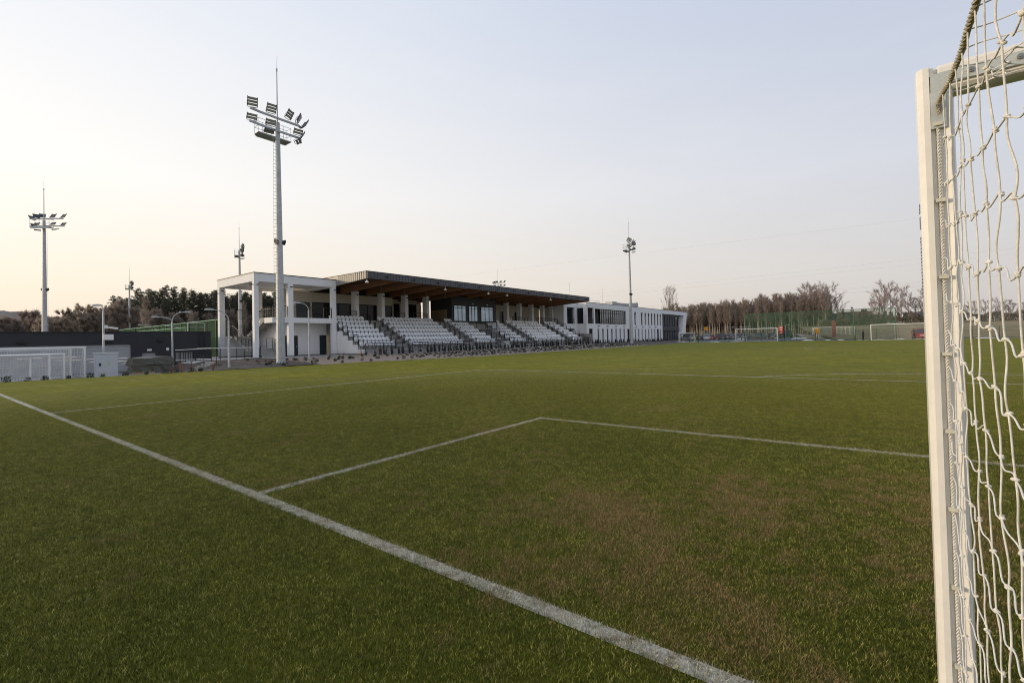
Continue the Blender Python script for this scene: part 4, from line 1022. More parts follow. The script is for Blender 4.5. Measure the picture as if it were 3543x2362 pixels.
for k in range(2):
    s = MB()
    for i in range(46):
        a = R.uniform(0, 2*pi); rr = .10*sqrt(R.random()); b0 = Vector((rr*cos(a), rr*sin(a), 0)); t_ = Vector((b0.x*R.uniform(1.2, 2.6), b0.y*R.uniform(1.2, 2.6), R.uniform(.45, .85)))
        sd_ = Vector((-sin(a), cos(a), 0))*.011; m2 = (b0+t_)/2+Vector((0, 0, .05)); s.quad(tuple(b0-sd_), tuple(b0+sd_), tuple(m2+sd_), tuple(m2-sd_)); s.tri(tuple(m2-sd_), tuple(m2+sd_), tuple(t_))
    reeds.append(tag(s.build('upright_grass_tuft', reedg), 'dark upright ornamental grass tuft at the foot of the grandstand front', 'ornamental grass', 'ornamental grass tufts'))
jun = []
for k in range(2):
    s = MB(); leafy(s, 60, .26, .10, .03, .16, up=.0); jun.append(tag(s.build('creeping_juniper', shrubg), 'flat dark creeping plant on the sloping gravel bed below the grandstand', 'ground plant', 'creeping plants in rows'))
reds = []
s = MB()
for i in range(22):
    a = R.uniform(0, 2*pi); t_ = (R.uniform(.1, .35)*cos(a), R.uniform(.1, .35)*sin(a), R.uniform(.5, .95)); s.tube([(0, 0, 0), (t_[0]*.4, t_[1]*.4, t_[2]*.55), t_], [.006, .005, .003], 3)
reds.append(tag(s.build('red_twig_shrub', twigred), 'leafless shrub with thin red twigs at the edge of the turf', 'shrub', 'red-twigged shrubs'))
used = set()
def place(protos, x, y, sc=1, zo=0):
    o = R.choice(protos); pos = (x, y, hgt(x, y)+zo); rz = R.uniform(0, 6.28); s_ = sc*R.uniform(.8, 1.25)
    if o.name not in used: used.add(o.name); move(o, pos, rz, s_); return o
    return dup(o, pos, rz, scale=s_)
for o in shrubs+reeds+jun+reds: KIDS[o] = []
y = -6
while y < 10:
    place(shrubs, edge(y)-R.uniform(.25, .6), y, .68); y += R.uniform(.5, .95)
for i in range(46):
    y = R.uniform(13.5, 27); x = edge(y)-R.uniform(.4, 6.5)
    place(shrubs, x, y, .62)
y = 26.8
while y < 74:
    if min(abs(y-q) for q in (31.9, 45.2, 52.6, 61.2, 71.0)) > 1.0: place(reeds, -38.75+R.uniform(-.15, .15), y, 1.05)
    y += R.uniform(.55, .85)
for yy in [27+.62*k for k in range(76)]:
    for q in range(5):
        x = edge(yy) - 1.1 - q*1.35 + R.uniform(-.15, .15)
        if x > -38 and R.random() < .82: place(jun, x, yy+q*.25+R.uniform(-.1, .1), .62)
y = 74.5
while y < 118: place(reeds, -41.6+R.uniform(-.3, .3), y, .9); y += R.uniform(.7, 1.3)
for (x, y) in ((-34.3, 8.0), (-34.5, 8.6), (-34.4, 9.1), (-34.6, 9.7), (-34.3, 10.3), (-36.6, 21.3), (-37.4, 23.8), (-38.8, 24.6), (-38.2, 26.4), (-37.8, 27.0)): place(reds, x, y, .72)

# ------------------------------------------------------------------ trees
def branch(mb, tw, p, d, L, r, lvl, maxl, spread, upb, twn, twl, tww, seg=3):
    pts = [p]; dd = d.copy(); q = p.copy()
    for i in range(seg):
        dd = (dd + Vector((R.uniform(-1, 1), R.uniform(-1, 1), R.uniform(-.5, 1)))*.14 + Vector((0, 0, upb*.12))).normalized()
        q = q + dd*(L/seg); pts.append(q.copy())
    rs = [r*(1-.75*i/seg) for i in range(seg+1)]
    mb.tube([tuple(a) for a in pts], rs, 4 if lvl > 0 else 6, False)
    if lvl >= maxl:
        for i in range(twn):
            u = R.uniform(.15, 1); a = pts[0].lerp(pts[-1], u)
            t_ = (dd + Vector((R.uniform(-1, 1), R.uniform(-1, 1), R.uniform(-.6, 1)))*.9).normalized(); l_ = twl*R.uniform(.5, 1.2)
            s_ = t_.cross(Vector((R.uniform(-1, 1), R.uniform(-1, 1), .3))).normalized()*tww
            e = a+t_*l_; tw.tri(tuple(a-s_), tuple(a+s_), tuple(e))
        return
    n = R.randint(3, 4)
    for i in range(n):
        u = R.uniform(.35, 1) if lvl else R.uniform(.3, 1); k = min(seg-1, int(u*seg)); a = pts[k].lerp(pts[k+1], u*seg-k)
        t_ = (dd + Vector((R.uniform(-1, 1), R.uniform(-1, 1), R.uniform(-.2, .6)))*spread + Vector((0, 0, upb*.3))).normalized()
        branch(mb, tw, a, t_, L*R.uniform(.5, .75), r*.5, lvl+1, maxl, spread, upb, twn, twl, tww, seg)
def bare_tree(name, label, cat, group, h, trunkh, nb, spread, bark, twmat, r=.16, upb=.6, twn=14, twl=.9, tww=.022, maxl=2, limbL=.32):
    root = thing(name, label, cat, (0, 0, 0), group); mb = MB(); tw = MB()
    pts = [Vector((0, 0, -.3))]; q = Vector((0, 0, 0)); n = 7; lean = Vector((R.uniform(-.03, .03), R.uniform(-.03, .03), 0))
    for i in range(n): q = q + Vector((R.uniform(-.12, .12), R.uniform(-.12, .12), h*.92/n)) + lean*h/n; pts.append(q.copy())
    mb.tube([tuple(a) for a in pts], [r*(1-.9*i/n)+.01 for i in range(n+1)], 6, False)
    up = MB()
    for i in range(nb):
        u = trunkh + (1-trunkh)*(i+.5)/nb; k = min(n-1, int(u*n)); a = pts[k].lerp(pts[k+1], u*n-k); an = i*2.4+R.uniform(-.4, .4)
        d = Vector((cos(an)*spread, sin(an)*spread, .5+upb)).normalized()
        branch(up, tw, a, d, h*limbL*(1.15-u*.75), r*.42*(1.2-u), 1, maxl, .75, upb, twn, twl, tww)
    mb.build('trunk', bark, root)
    co = up.build('crown', twmat, root); tw.build('twigs', twmat, co)
    return root
BG = 'birches behind the car park'
birches = [bare_tree('birch_tree', 'slender leafless birch with a pale trunk in the wood behind the car park', 'tree', BG, h, .30, 17, .55, birchbark, twigm, r=.17, upb=.75, twn=30, twl=1.3, tww=.026, limbL=.22) for h in (15.5, 17.5, 16.5)]
broad = [bare_tree('bare_tree', 'leafless spreading tree with a hazy brown crown beyond the far end of the pitch', 'tree', 'bare trees beyond the far goal', h, .25, 12, .95, brownbark, twigh, r=.2, upb=.45, twn=34, twl=1.2, tww=.030, limbL=.36) for h in (13, 15)]
beech = [bare_tree('brown_beech_tree', 'tree with rusty brown winter foliage left of the pine wood', 'tree', 'rusty brown trees', h, .12, 26, 1.1, brownbark, beechm, r=.2, upb=.35, twn=90, twl=.75, tww=.055, limbL=.34) for h in (11, 9.5)]
under = [bare_tree('leafless_thicket_tree', 'leafless brown tree standing in front of the dark pines', 'tree', 'leafless trees before the pine wood', h, .12, 13, .8, brownbark, twigm, r=.12, upb=.6, twn=80, twl=1.1, tww=.045, limbL=.30) for h in (8.5, 10)]
def pine(h):
    root = thing('pine_tree', 'dark green pine in the wood behind the sports building', 'tree', (0, 0, 0), 'pines of the wood at the left'); mb = MB(); cr = MB()
    mb.tube([(0, 0, -.3), (.1, .05, h*.5), (0, .1, h*.97)], [.2, .14, .03], 6, False)
    n = 34
    for i in range(n):
        u = .34+.66*(i/n); a = i*2.4+R.uniform(-.3, .3); L = (1.0-u)*h*.24+.22+R.uniform(-.2, .35); c0 = Vector((0, .05, h*u)); e = c0+Vector((cos(a)*L, sin(a)*L, .35*L))
        mb.tube([tuple(c0), tuple((c0+e)/2), tuple(e)], [.05, .035, .015], 3, False)
        for j in range(24):
            c = c0.lerp(e, R.uniform(.35, 1.05))+Vector((R.gauss(0, .24), R.gauss(0, .24), R.gauss(0, .16)))
            for q in range(3):
                d = Vector((R.uniform(-1, 1), R.uniform(-1, 1), R.uniform(-.2, 1))).normalized(); s_ = d.cross(Vector((R.uniform(-1, 1), R.uniform(-1, 1), .2))).normalized()*.06; l_ = R.uniform(.22, .42)
                cr.tri(tuple(c-s_), tuple(c+s_), tuple(c+d*l_))
    mb.build('trunk', pinebark, root); cr.build('crown', pineleaf, root); return root
pines = [pine(12), pine(13.5), pine(12.5)]
seen = set()
def plant(protos, x, y, z_, sc=1.0, label=None, group=None):
    o = R.choice(protos); rz = R.uniform(0, 6.28); s_ = (sc*R.uniform(.94, 1.06),)*2+(sc*R.uniform(.93, 1.07),)
    if o.name not in seen and not label:
        seen.add(o.name); KIDS[o] = [(c_, list(c_.children)) for c_ in o.children]; move(o, (x, y, z_), rz, s_); return o
    return dup(o, (x, y, z_), rz, label, group, s_)
# pine wood
for row, (xx, k) in enumerate(((-128, 1.0), (-133, 1.08), (-139, 1.12))):
    y = 25.0 + row*.9
    while y < 86:
        hsc = k*(.66+.26*sm((y-24)/8)+.12*sm((y-30)/30))
        plant(pines, xx+R.uniform(-1, 1), y, .3+1.2*sm((y-24)/10), hsc*1.0); y += R.uniform(1.3, 1.9)
for k in range(46): plant(under, -121+R.uniform(-2, 2), 23+k*1.35+R.uniform(-.6, .6), .3, R.uniform(.75, 1.0))
for k in range(16): plant(beech, -126+R.uniform(-3, 3), 14.5+k*.66, .3, R.uniform(.74, .92) if k > 5 else .60+.03*k)
for (x, y, s_) in ((-112, 27.2, .62), (-112, 45, .6), (-112, 34.8, .5)): plant(birches, x, y, .3, s_, 'thin pale birch standing alone before the pine wood', 'thin birches before the pines')
for k in range(56): plant(under, -175+R.uniform(-22, 8), -14+k*.75, -.2, R.uniform(.85, 1.12), 'greyish leafless tree in the low wood at the far left', 'low trees under the ridge')
# birch wood right of the clubhouse
for row in range(5):
    n = 38
    for k in range(n):
        u = (k+R.uniform(0, 1))/n; x = -84+70*u; y = 231+row*5+R.uniform(-2, 2)
        plant(birches, x, y, .2, (.86+.17*u)*(1+.02*row)*R.uniform(.90, 1.04))
for k in range(12): plant(pines, -60+R.uniform(-2, 2)+k*2.2, 258+R.uniform(-3, 3), .2, 1.26+.10*sin(k), 'dark pine showing over the birch wood', 'pines above the birch wood')
for k in range(40): plant(under, -84+k*1.75, 246+R.uniform(-3, 10), .2, R.uniform(.7, 1.1), 'low brown undergrowth tree at the foot of the birches', 'undergrowth before the birches')
for (x, y, s_) in ((-20, 236, 1.35), (-17.5, 239, 1.25), (-15, 232, 1.15), (-12.8, 238, 1.2), (-23, 243, 1.35), (-10.5, 240, 1.0),
                   (1.2, 236, .85), (3.2, 233, 1.15), (4.8, 238, 1.25), (6.6, 235, 1.2), (9.6, 232, 1.05), (12, 236, 1.0), (14.5, 240, .95), (17, 236, .9)): plant(broad, x, y, 2.0, s_)
for k in range(22): plant(broad, 20+k*1.7, 225+R.uniform(-4, 4), 3.6, R.uniform(.42, .55), 'low brown bushy tree at the far right behind the goal net', 'bushy trees at the far right')
for k in range(18): plant(under, -9+k*1.9, 216+R.uniform(-2, 2), 3.4, R.uniform(.42, .62), 'brown bush on top of the grassy bank', 'bushes on the bank')
def brush_mass(name, label, a, b_, w, h0, h1, n, mat, z0=0, wid=.05, lf=2.2):
    mb = MB(); a, b_ = Vector(a), Vector(b_); d = b_-a; nr = Vector((-d.y, d.x, 0)).normalized()
    for i in range(n):
        u = R.random(); hh = h0+(h1-h0)*u; hh *= .86+.14*sin(u*90)+.05*sin(u*260)
        c = a+d*u+nr*R.uniform(-w, w); z_ = hh*(1-R.random()**1.6); t_ = Vector((R.gauss(0, .25), R.gauss(0, .25), R.uniform(.5, 1))).normalized(); s_ = t_.cross(Vector((R.uniform(-1, 1), R.uniform(-1, 1), 0))).normalized()*wid; l_ = R.uniform(.4, 1)*lf; c = c+Vector((0, 0, z0+z_))
        mb.tri(tuple(c-s_), tuple(c+s_), tuple(c+t_*l_))
    o = mb.build(name, mat); o['kind'] = 'stuff'; tag(o, label, 'thicket'); return o
brush_mass('birch_thicket', 'dense brown mass of stems and twigs deep in the birch wood', (-88, 262, 0), (-14, 262, 0), 5, 10, 12.5, 30000, twigm, .2, .09)
brush_mass('pine_thicket', 'dark mass of undergrowth deep in the pine wood', (-136, 24, 0), (-136, 90, 0), 4, 7.5, 10.5, 26000, T('pine_undergrowth', (.14, .12, .095)), .8, .08, 1.2)
brush_mass('low_wood_mass', 'hazy brown low wood below the ridge at the far left', (-190, -34, 0), (-180, 40, 0), 8, 8.2, 10.2, 34000, T('hazy_low_wood', (.32, .28, .235), .2, .1), -.2, .10, 1.3)
brush_mass('far_hedge', 'brown hedge and scrub on top of the far grassy bank', (-16, 219, 0), (80, 212, 0), 3, 2.6, 4.2, 24000, T('hedge_twigs', (.24, .215, .17)), 3.2, .08, 1.0)
pt = bare_tree('lone_bare_tree', 'lone leafless tree showing above the clubhouse roof near its right end', 'tree', None, 14.5, .22, 20, .62, brownbark, twigm, r=.2, upb=.8, twn=16, twl=1.1, tww=.022, limbL=.42)
move(pt, (-55, 160, .2), 0, 1.12)
for k, (x, y, h_) in enumerate(((-5.95, 246, 8.5), (-9.0, 244, 7.2), (-3.4, 245, 6.0))):
    root = thing('spruce_tree', ('tallest', 'left', 'smallest right')[k]+' dark spruce in front of the distant red-roofed houses', 'tree', (x, y, 3.2)); mb = MB(); cr = MB(); mb.tube([(x, y, 3), (x, y, 3.2+h_)], [.15, .03], 5)
    for i in range(700):
        u = R.random(); rr = (1-u)*h_*.22*R.uniform(.5, 1)+.1; a = R.uniform(0, 6.28); c = Vector((x+rr*cos(a), y+rr*sin(a), 3.5+u*h_)); d = Vector((cos(a), sin(a), -.25)).normalized(); s_ = Vector((-sin(a), cos(a), 0))*.12; cr.tri(tuple(c-s_), tuple(c+s_), tuple(c+d*.55))
    mb.build('trunk', pinebark, root); cr.build('crown', M('spruce_needles', (.025, .05, .035), .9, .3, 1), root)

# ------------------------------------------------------------------ distant houses
def house(x, y, z0, w, d, h, rh, wallm, roofm, label, wins_):
    hs = thing('house', label, 'house', (x, y, z0))
    p = MB(); p.box(x-w/2, x+w/2, y-d/2, y+d/2, z0, z0+h); wo = p.build('wall', wallm, hs)
    p = MB(); p.prism([(y-d/2-.5, z0+h-.2), (y+d/2+.5, z0+h-.2), (y, z0+h+rh)], 'X', x-w/2-.4, x+w/2+.4); ro = p.build('roof', roofm, hs)
    p = MB(); p.box(x+w*.2-.3, x+w*.2+.3, y-.3, y+.3, z0+h+rh*.4, z0+h+rh+.8); p.build('chimney', roofred, ro)
    for wx in wins_: p = MB(); p.box(x+wx-.5, x+wx+.5, y-d/2-.06, y-d/2-.01, z0+h*.35, z0+h*.75); p.build('window', glass_dark, hs)
house(-11.5, 252, 3, 9, 8, 3.0, 3.6, plaster_warm, roofdark, 'distant house with a dark roof and pale walls left of the spruces', (-2.5, 0, 2.5))
house(-5.2, 268, 3, 12, 8, 4.2, 3.4, plaster_warm, roofred, 'distant house with a red tiled roof behind the spruces', (-3, 0, 3))
house(1.8, 255, 3, 7, 8, 3.0, 2.6, M('brick_far', (.3, .14, .1)), roofdark, 'distant low brick house half hidden right of the spruces', (-1.5, 1.5))
house(15.5, 250, 3.4, 7, 8, 2.8, 2.6, plaster_warm, roofdark, 'distant pale house beside the goalpost, among bare trees', (-1.5, 1.5))

# ------------------------------------------------------------------ far end of the pitch
goal(93.05, -.06, 7.38, 0, 2.5, 2.0, 'white match goal on the far goal line, partly hidden by the near goalpost', None, r=.06, face=-1, netmat=farnet, axis='X')
g3 = goal(97.0, -21.0, -13.9, 0, 2.42, 1.4, 'white goal standing just past the far edge, in front of the parked cars', None, r=.07, face=-1, netmat=farnet, axis='X')
goal(101.5, -33.4, -30.1, 0, 2.0, 1.0, 'small white goal beside the slanted end of the clubhouse', None, r=.06, face=-1, netmat=farnet, axis='X')
for k in range(5):
    goal(128+2.2*k, -9.8+.35*k-k*.8, -2.9-.9*k, .1, 2.44, 1.2, ('nearest', 'second', 'third', 'fourth', 'farthest')[k]+' of the stacked white goals behind the far fence', 'goals stacked behind the fence', r=.07, face=-1, netmat=farnet, axis='X')
ff = thing('mesh_fence', 'low thin wire-mesh fence along the far edge of the pitch', 'fence', (-8, 97.8, 0))
p = MB(); p.quad((-32, 97.8, 0), (30, 97.8, 0), (30, 97.8, 1.9), (-32, 97.8, 1.9)); p.build('mesh', fencemesh, ff)
x = -28.3
while x < 30: m_ = MB(); m_.tube([(x, 97.82, 0), (x, 97.82, 1.95)], .035, 5); m_.build('post', M('dark_green_post', (.03, .07, .045)), ff); x += 2.9
bn_ = thing('ball_catch_net', 'high green ball-catching net behind the far goal', 'net', (-6, 99.5, 0))
p = MB(); p.quad((-19.8, 99.3, 0), (3.3, 99.3, 0), (3.3, 99.3, 5.35), (-19.8, 99.3, 5.35)); p.build('mesh', greennet, bn_)
for x in (-19.8, -12.1, -2.4, 3.3): m_ = MB(); m_.tube([(x, 99.3, 0), (x, 99.3, 5.4)], .06, 5); m_.build('post', M('green_post', (.05, .2, .1)), bn_)
m_ = MB(); m_.tube([(3.3, 99.3, 5.3), (7.6, 99.3, .2)], .03, 4); m_.tube([(-19.8, 99.28, 5.35), (3.3, 99.28, 5.35)], .03, 4); m_.build('stay_cable', M('green_post', (.05, .2, .1)), bn_)
dg = thing('black_frame_gate', 'low black tubular barrier at the corner by the small goal', 'barrier', (-30, 97.2, 0))
p = MB()
for x in (-31.6, -29.9, -28.2): p.tube([(x, 97.2, 0), (x, 97.2, 1.75)], .06, 5)
p.tube([(-31.6, 97.2, 1.75), (-28.2, 97.2, 1.75)], .05, 5); p.build('frame', blackm, dg)
cf = thing('corner_pole', 'lime corner pole with a red tip at the far left corner of the pitch', 'pole', (-28.3, 95.3, 0))
p = MB(); p.tube([(-28.3, 95.3, 0), (-28.3, 95.3, 1.35)], .06, 6); p.build('shaft', limem, cf); p = MB(); p.tube([(-28.3, 95.3, 1.35), (-28.3, 95.3, 1.62)], .10, 6); p.build('tip', M('faded_red', (.5, .2, .15)), cf)
rs_ = thing('red_sign_board', 'red board with white markings on two thin posts beside the far goal', 'sign', (-13.2, 99.0, 0))
p = MB(); p.box(-13.85, -13.2, 98.96, 99.04, 1.35, 2.78); pb = p.build('panel', redm, rs_)
p = MB()
for z_, w_ in ((2.5, .22), (2.05, .18), (1.55, .12)): p.box(-13.52-w_, -13.52+w_, 98.945, 98.955, z_-.07, z_+.07); p.box(-13.52-w_*.6, -13.52+w_*.4, 98.945, 98.955, z_+.1, z_+.15)
p.build('lettering', whitepaint, pb)
for x in (-13.4, -13.0): p = MB(); p.tube([(x, 99.06, 0), (x, 99.06, 2.7)], .04, 5); p.build('post', blackm, rs_)
rc = thing('red_advertising_mast', 'tall narrow red banner mast behind the stacked goals', 'banner', (-6.6, 124, .2))
p = MB(); p.prism([(-6.9, .3), (-6.2, .3), (-6.1, 3.6), (-6.5, 4.1), (-6.9, 3.9)], 'Y', 124, 124.12); p.build('banner', M('dull_red_banner', (.26, .07, .06)), rc)
yp = thing('yellow_board', 'square yellow-orange board on the dark green screen', 'sign', (-9.4, 121, .3))
p = MB(); p.box(-9.95, -8.9, 120.9, 120.96, 1.2, 2.3); p.build('panel', orangem, yp); p = MB(); p.tube([(-9.4, 121, 0), (-9.4, 121, 1.3)], .05, 5); p.build('post', blackm, yp)
for k, (x0, x1, y, z1) in enumerate(((-11.4, -7.2, 146, 2.7), (-20.2, -17.6, 150, 2.2))):
    d_ = thing('dark_green_screen', 'dark green screen %s' % ('behind the yellow board' if k == 0 else 'beside the road left of the stacked goals'), 'screen', ((x0+x1)/2, y, 0)); p = MB(); p.box(x0, x1, y, y+.1, .3, z1); p.build('sheet', M('dark_green_sheet', (.02, .06, .05)), d_)
    for x in (x0+.1, x1-.1): p = MB(); p.tube([(x, y+.14, 0), (x, y+.14, z1)], .04, 5); p.build('post', blackm, d_)
md = MB(); n = 18
for i in range(n):
    for j in range(4):
        def hp_(a, r_): return (-10.6+3.9*r_*cos(a)*(1+.12*sin(3*a)), 132+2.5*r_*sin(a), 1.05*(1-r_)**.8*(1+.15*sin(2*a)))
        a0, a1 = 2*pi*i/n, 2*pi*(i+1)/n; md.quad(hp_(a0, j/4), hp_(a1, j/4), hp_(a1, (j+1)/4), hp_(a0, (j+1)/4))
tag(md.build('sand_heap', M('sand', (.30, .22, .15), .95, .2, 2, .5, 8), smooth=True), 'low brown heap of sand behind the far fence', 'sand heap')
for k, (x, y, l_) in enumerate(((-23.2, 127, 'left'), (-22.0, 130, 'middle'), (-20.2, 133, 'right'))):
    o = thing('traffic_cone', l_+' of three small orange-red traffic cones on the car park', 'traffic cone', (x, y, 0)); p = MB(); p.tube([(x, y, .04), (x, y, .62)], [.2, .04], 10); p.build('cone', redm, o); p = MB(); p.box(x-.25, x+.25, y-.25, y+.25, -.01, .05); p.build('base', redm, o)
for k, (x, y, m_, z0, w_) in enumerate(((-36.3, 134, orangem, 2.75, .5), (-47.5, 140, tealm, 2.3, .55))):
    o = thing('board_sign', ('orange square board on a pole among the car park lamps', 'teal board at the left end of the car park')[k], 'sign', (x, y, 0)); p = MB(); p.box(x-w_, x+w_, y, y+.06, z0, z0+.9); p.build('panel', m_, o); p = MB(); p.tube([(x, y+.1, 0), (x, y+.1, z0+.5)], .05, 5); p.build('post', galv, o)
for k, (x, y, hd) in enumerate(((-45.3, 136, 1), (-37.3, 136, 2), (-33.6, 150, 2), (-20.6, 104, 2), (-20.4, 128, 2), (-17.8, 140, 1), (3.6, 112, 2))):
    lb = ['car park lamp nearest the clubhouse end', 'car park lamp beside the orange board', 'car park lamp behind the red car', 'lamp at the left post of the white goal', 'lamp behind the middle of the white goal', 'car park lamp left of the right-hand goalpost of the white goal', 'thick lamp post behind the far match goal'][k]
    lamp_post(x, y, 0, 3.3 if y > 130 else 2.7, [(.6, 0, .25)] + ([(-.6, 0, .25)] if hd == 2 else []), lb, 'car park lamps')

# ------------------------------------------------------------------ cars
def car(kind, label, cat='car'):
    L_, H_, W_ = {'sedan': (4.5, 1.45, 1.78), 'suv': (4.4, 1.72, 1.86), 'hatch': (4.0, 1.50, 1.74)}[kind]
    root = thing('parked_car', label, cat, (0, 0, 0), 'cars in the car park')
    hl_ = L_/2
    roofb = {'sedan': (-1.15, .55), 'suv': (-1.75, .6), 'hatch': (-1.45, .45)}[kind]
    body = [(-hl_, .35), (-hl_+.03, .72), (-hl_+.12, .95 if kind != 'sedan' else .98), (roofb[0]-(.65 if kind == 'sedan' else .25), .98), (hl_-1.35, .96), (hl_-.25, .80), (hl_-.03, .62), (hl_, .35), (hl_-.2, .24), (-hl_+.2, .24)]
    b = MB()
    def loft(poly, w0, w1, zc, zt):
        i = len(b.v); n = len(poly)
        lay = []
        for yy, kx in ((-W_/2+.10, .97), (-W_/2, 1), (W_/2, 1), (W_/2-.10, .97)):
            for (x, z_) in poly: b.v.append((x*kx if abs(yy) < W_/2-.05 else x*.985, yy, z_))
        return i, n
    i0 = len(b.v); n = len(body)
    for yy, kx in ((-W_/2+.12, 1.0), (-W_/2, .96), (W_/2, .96), (W_/2-.12, 1.0)):
        for (x, z_) in body: b.v.append((x*kx, yy, z_ if kx == 1 else z_*.97+.01))
    order = [1, 0, 3, 2]
    for a_, c_ in ((1, 0), (0, 3), (3, 2)):
        for k in range(n): b.f.append((i0+a_*n+k, i0+a_*n+(k+1) % n, i0+c_*n+(k+1) % n, i0+c_*n+k))
    b.f.append(tuple(i0+n+k for k in range(n))); b.f.append(tuple(i0+2*n+k for k in reversed(range(n))))
    r0, r1 = roofb; zb, zt = .95, H_
    x0, x1 = (r0-.65 if kind == 'sedan' else r0-.28), hl_-1.30
    wb, wt = W_/2-.06, W_/2-.26
    b.hexa([(x0, -wb, zb), (x1, -wb, zb), (x1, wb, zb), (x0, wb, zb), (r0+.02, -wt, zt-.03), (r1-.02, -wt, zt-.03), (r1-.02, wt, zt-.03), (r0+.02, wt, zt-.03)])
    b.hexa([(r0, -wt-.02, zt-.05), (r1, -wt-.02, zt-.05), (r1, wt+.02, zt-.05), (r0, wt+.02, zt-.05), (r0+.15, -wt+.08, zt), (r1-.15, -wt+.08, zt), (r1-.15, wt-.08, zt), (r0+.15, wt-.08, zt)])
    b.build('body', carpaint, root)
    def lerp(a, c_, t_): return tuple(a[q]+(c_[q]-a[q])*t_ for q in range(3))
    def pane(a, b2, c_, d, nrm):
        g = MB(); off = Vector(nrm).normalized()*.012; pts = [a, b2, c_, d]; cen = [sum(p_[q] for p_ in pts)/4 for q in range(3)]
        g.quad(*[tuple(Vector(lerp(p_, cen, .10))+off) for p_ in pts]); g.build('window', glass_car, root)
    B0, B1, B2_, B3 = (x0, -wb, zb), (x1, -wb, zb), (x1, wb, zb), (x0, wb, zb); T0, T1, T2, T3 = (r0, -wt, zt-.03), (r1, -wt, zt-.03), (r1, wt, zt-.03), (r0, wt, zt-.03)
    pane(B0, B3, T3, T0, (-1, 0, .6)); pane(B1, T1, T2, B2_, (1, 0, .8)); 
    for (p0_, p1_, q0, q1, s_) in ((B0, B1, T0, T1, -1), (B3, B2_, T3, T2, 1)):
        mid0 = lerp(p0_, p1_, .52); mid1 = lerp(q0, q1, .5); pane(p0_, mid0, mid1, q0, (0, s_, .3)); pane(mid0, p1_, q1, mid1, (0, s_, .3))
    for wx in (-L_*.30, L_*.31):
        for s_ in (-1, 1):
            t_ = MB(); t_.tube([(wx, s_*(W_/2-.20), .32), (wx, s_*(W_/2+.01), .32)], .32, 14); wo = t_.build('wheel', blackm, root)
            t_ = MB(); t_.tube([(wx, s_*(W_/2+.008), .32), (wx, s_*(W_/2+.02), .32)], .2, 10); t_.build('rim', galv, wo)
    for s_ in (-1, 1):
        t_ = MB(); t_.box(-hl_-.012, -hl_+.06, s_*(W_/2-.30)-.17, s_*(W_/2-.30)+.15, .68, .86); t_.build('tail_light', tailred, root)
        t_ = MB(); t_.box(hl_-.20, hl_-.03, s_*(W_/2-.32)-.18, s_*(W_/2-.32)+.15, .60, .74); t_.build('headlight', headl, root)
        t_ = MB(); t_.box(r1+.35, r1+.5, s_*(W_/2+.02)-.08, s_*(W_/2+.02)+.08, .95, 1.06); t_.build('mirror', blackm, root)
    t_ = MB(); t_.box(-hl_-.015, -hl_+.01, -.26, .26, .56, .67); t_.build('number_plate', whitepaint, root)
    return root
protos = {k: car(k, 'x') for k in ('sedan', 'suv', 'hatch')}
usedc = set()
SIL, WHT, BLK, GRY, RED, BLU = (.30, .31, .32), (.62, .62, .60), (.025, .027, .03), (.10, .105, .115), (.45, .02, .025), (.05, .09, .16)
CARS = [('sedan', -39.9, 148, 1.85, WHT, 'light silver saloon seen from behind, first in the nearest row'),
 ('suv', -35.3, 147, 1.9, BLK, 'black off-road car seen from behind, second in the nearest row'),
 ('sedan', -33.2, 152, 1.75, GRY, 'dark grey saloon right beside the left post of the white goal'),
 ('sedan', -31.0, 157, 1.8, SIL, 'silver saloon just inside the left post of the white goal'),
 ('sedan', -27.9, 155, 2.3, SIL, 'silver-beige saloon near the middle of the white goal'),
 ('hatch', -24.2, 152, 2.5, SIL, 'pale hatchback with snow beside it, right part of the white goal'),
 ('hatch', -40.6, 156, 1.9, RED, 'red car behind the light silver saloon'),
 ('suv', -45.8, 148, 2.6, WHT, 'white van-like car seen through the small goal'),
 ('sedan', -43.8, 155, 1.8, BLK, 'black car beside the lime corner pole'),
 ('hatch', -48.0, 156, 2.0, GRY, 'grey car beside the slanted end of the clubhouse'),
 ('suv', -44.5, 168, 1.8, SIL, 'silver car roof behind the car park lamp'),
 ('suv', -40.9, 166, 1.9, GRY, 'dark grey tall car behind the red car'),
 ('sedan', -37.8, 170, 1.7, WHT, 'white car roof behind the black off-road car'),
 ('hatch', -36.6, 162, 1.6, GRY, 'dark hatchback at the right rear of the black off-road car'),
 ('suv', -35.5, 172, 1.6, BLU, 'dark blue tall car in the second row'),
 ('suv', -33.4, 170, 1.8, SIL, 'silver tall car left of the white goalpost in the second row'),
 ('sedan', -31.2, 176, 1.7, WHT, 'white car roof just behind the white goalpost'),
 ('suv', -29.2, 172, 1.9, BLU, 'blue-grey tall car at the back behind the goal'),
 ('hatch', -27.4, 167, 1.9, GRY, 'dark green-grey car behind the silver-beige saloon'),
 ('suv', -25.9, 175, 1.8, GRY, 'dark tall car at the back in the middle of the goal'),
 ('sedan', -23.4, 168, 2.1, BLK, 'black car with pale roof behind the pale hatchback'),
 ('suv', -21.9, 173, 2.2, SIL, 'silver tall car at the right end of the back row'),
 ('sedan', -52.5, 170, 1.8, WHT, 'white car at the far left of the back row'),
 ('sedan', -49.0, 173, 1.8, SIL, 'silver car in the back row left of the first lamp'),
 ('hatch', -47.4, 180, 1.8, WHT, 'white car roof in the farthest row'),
 ('suv', -43.0, 183, 1.8, WHT, 'pale tall car in the farthest row'),
 ('suv', 6.3, 99.0, 1.62, RED, 'red car at the right, half hidden by the near goalpost')]
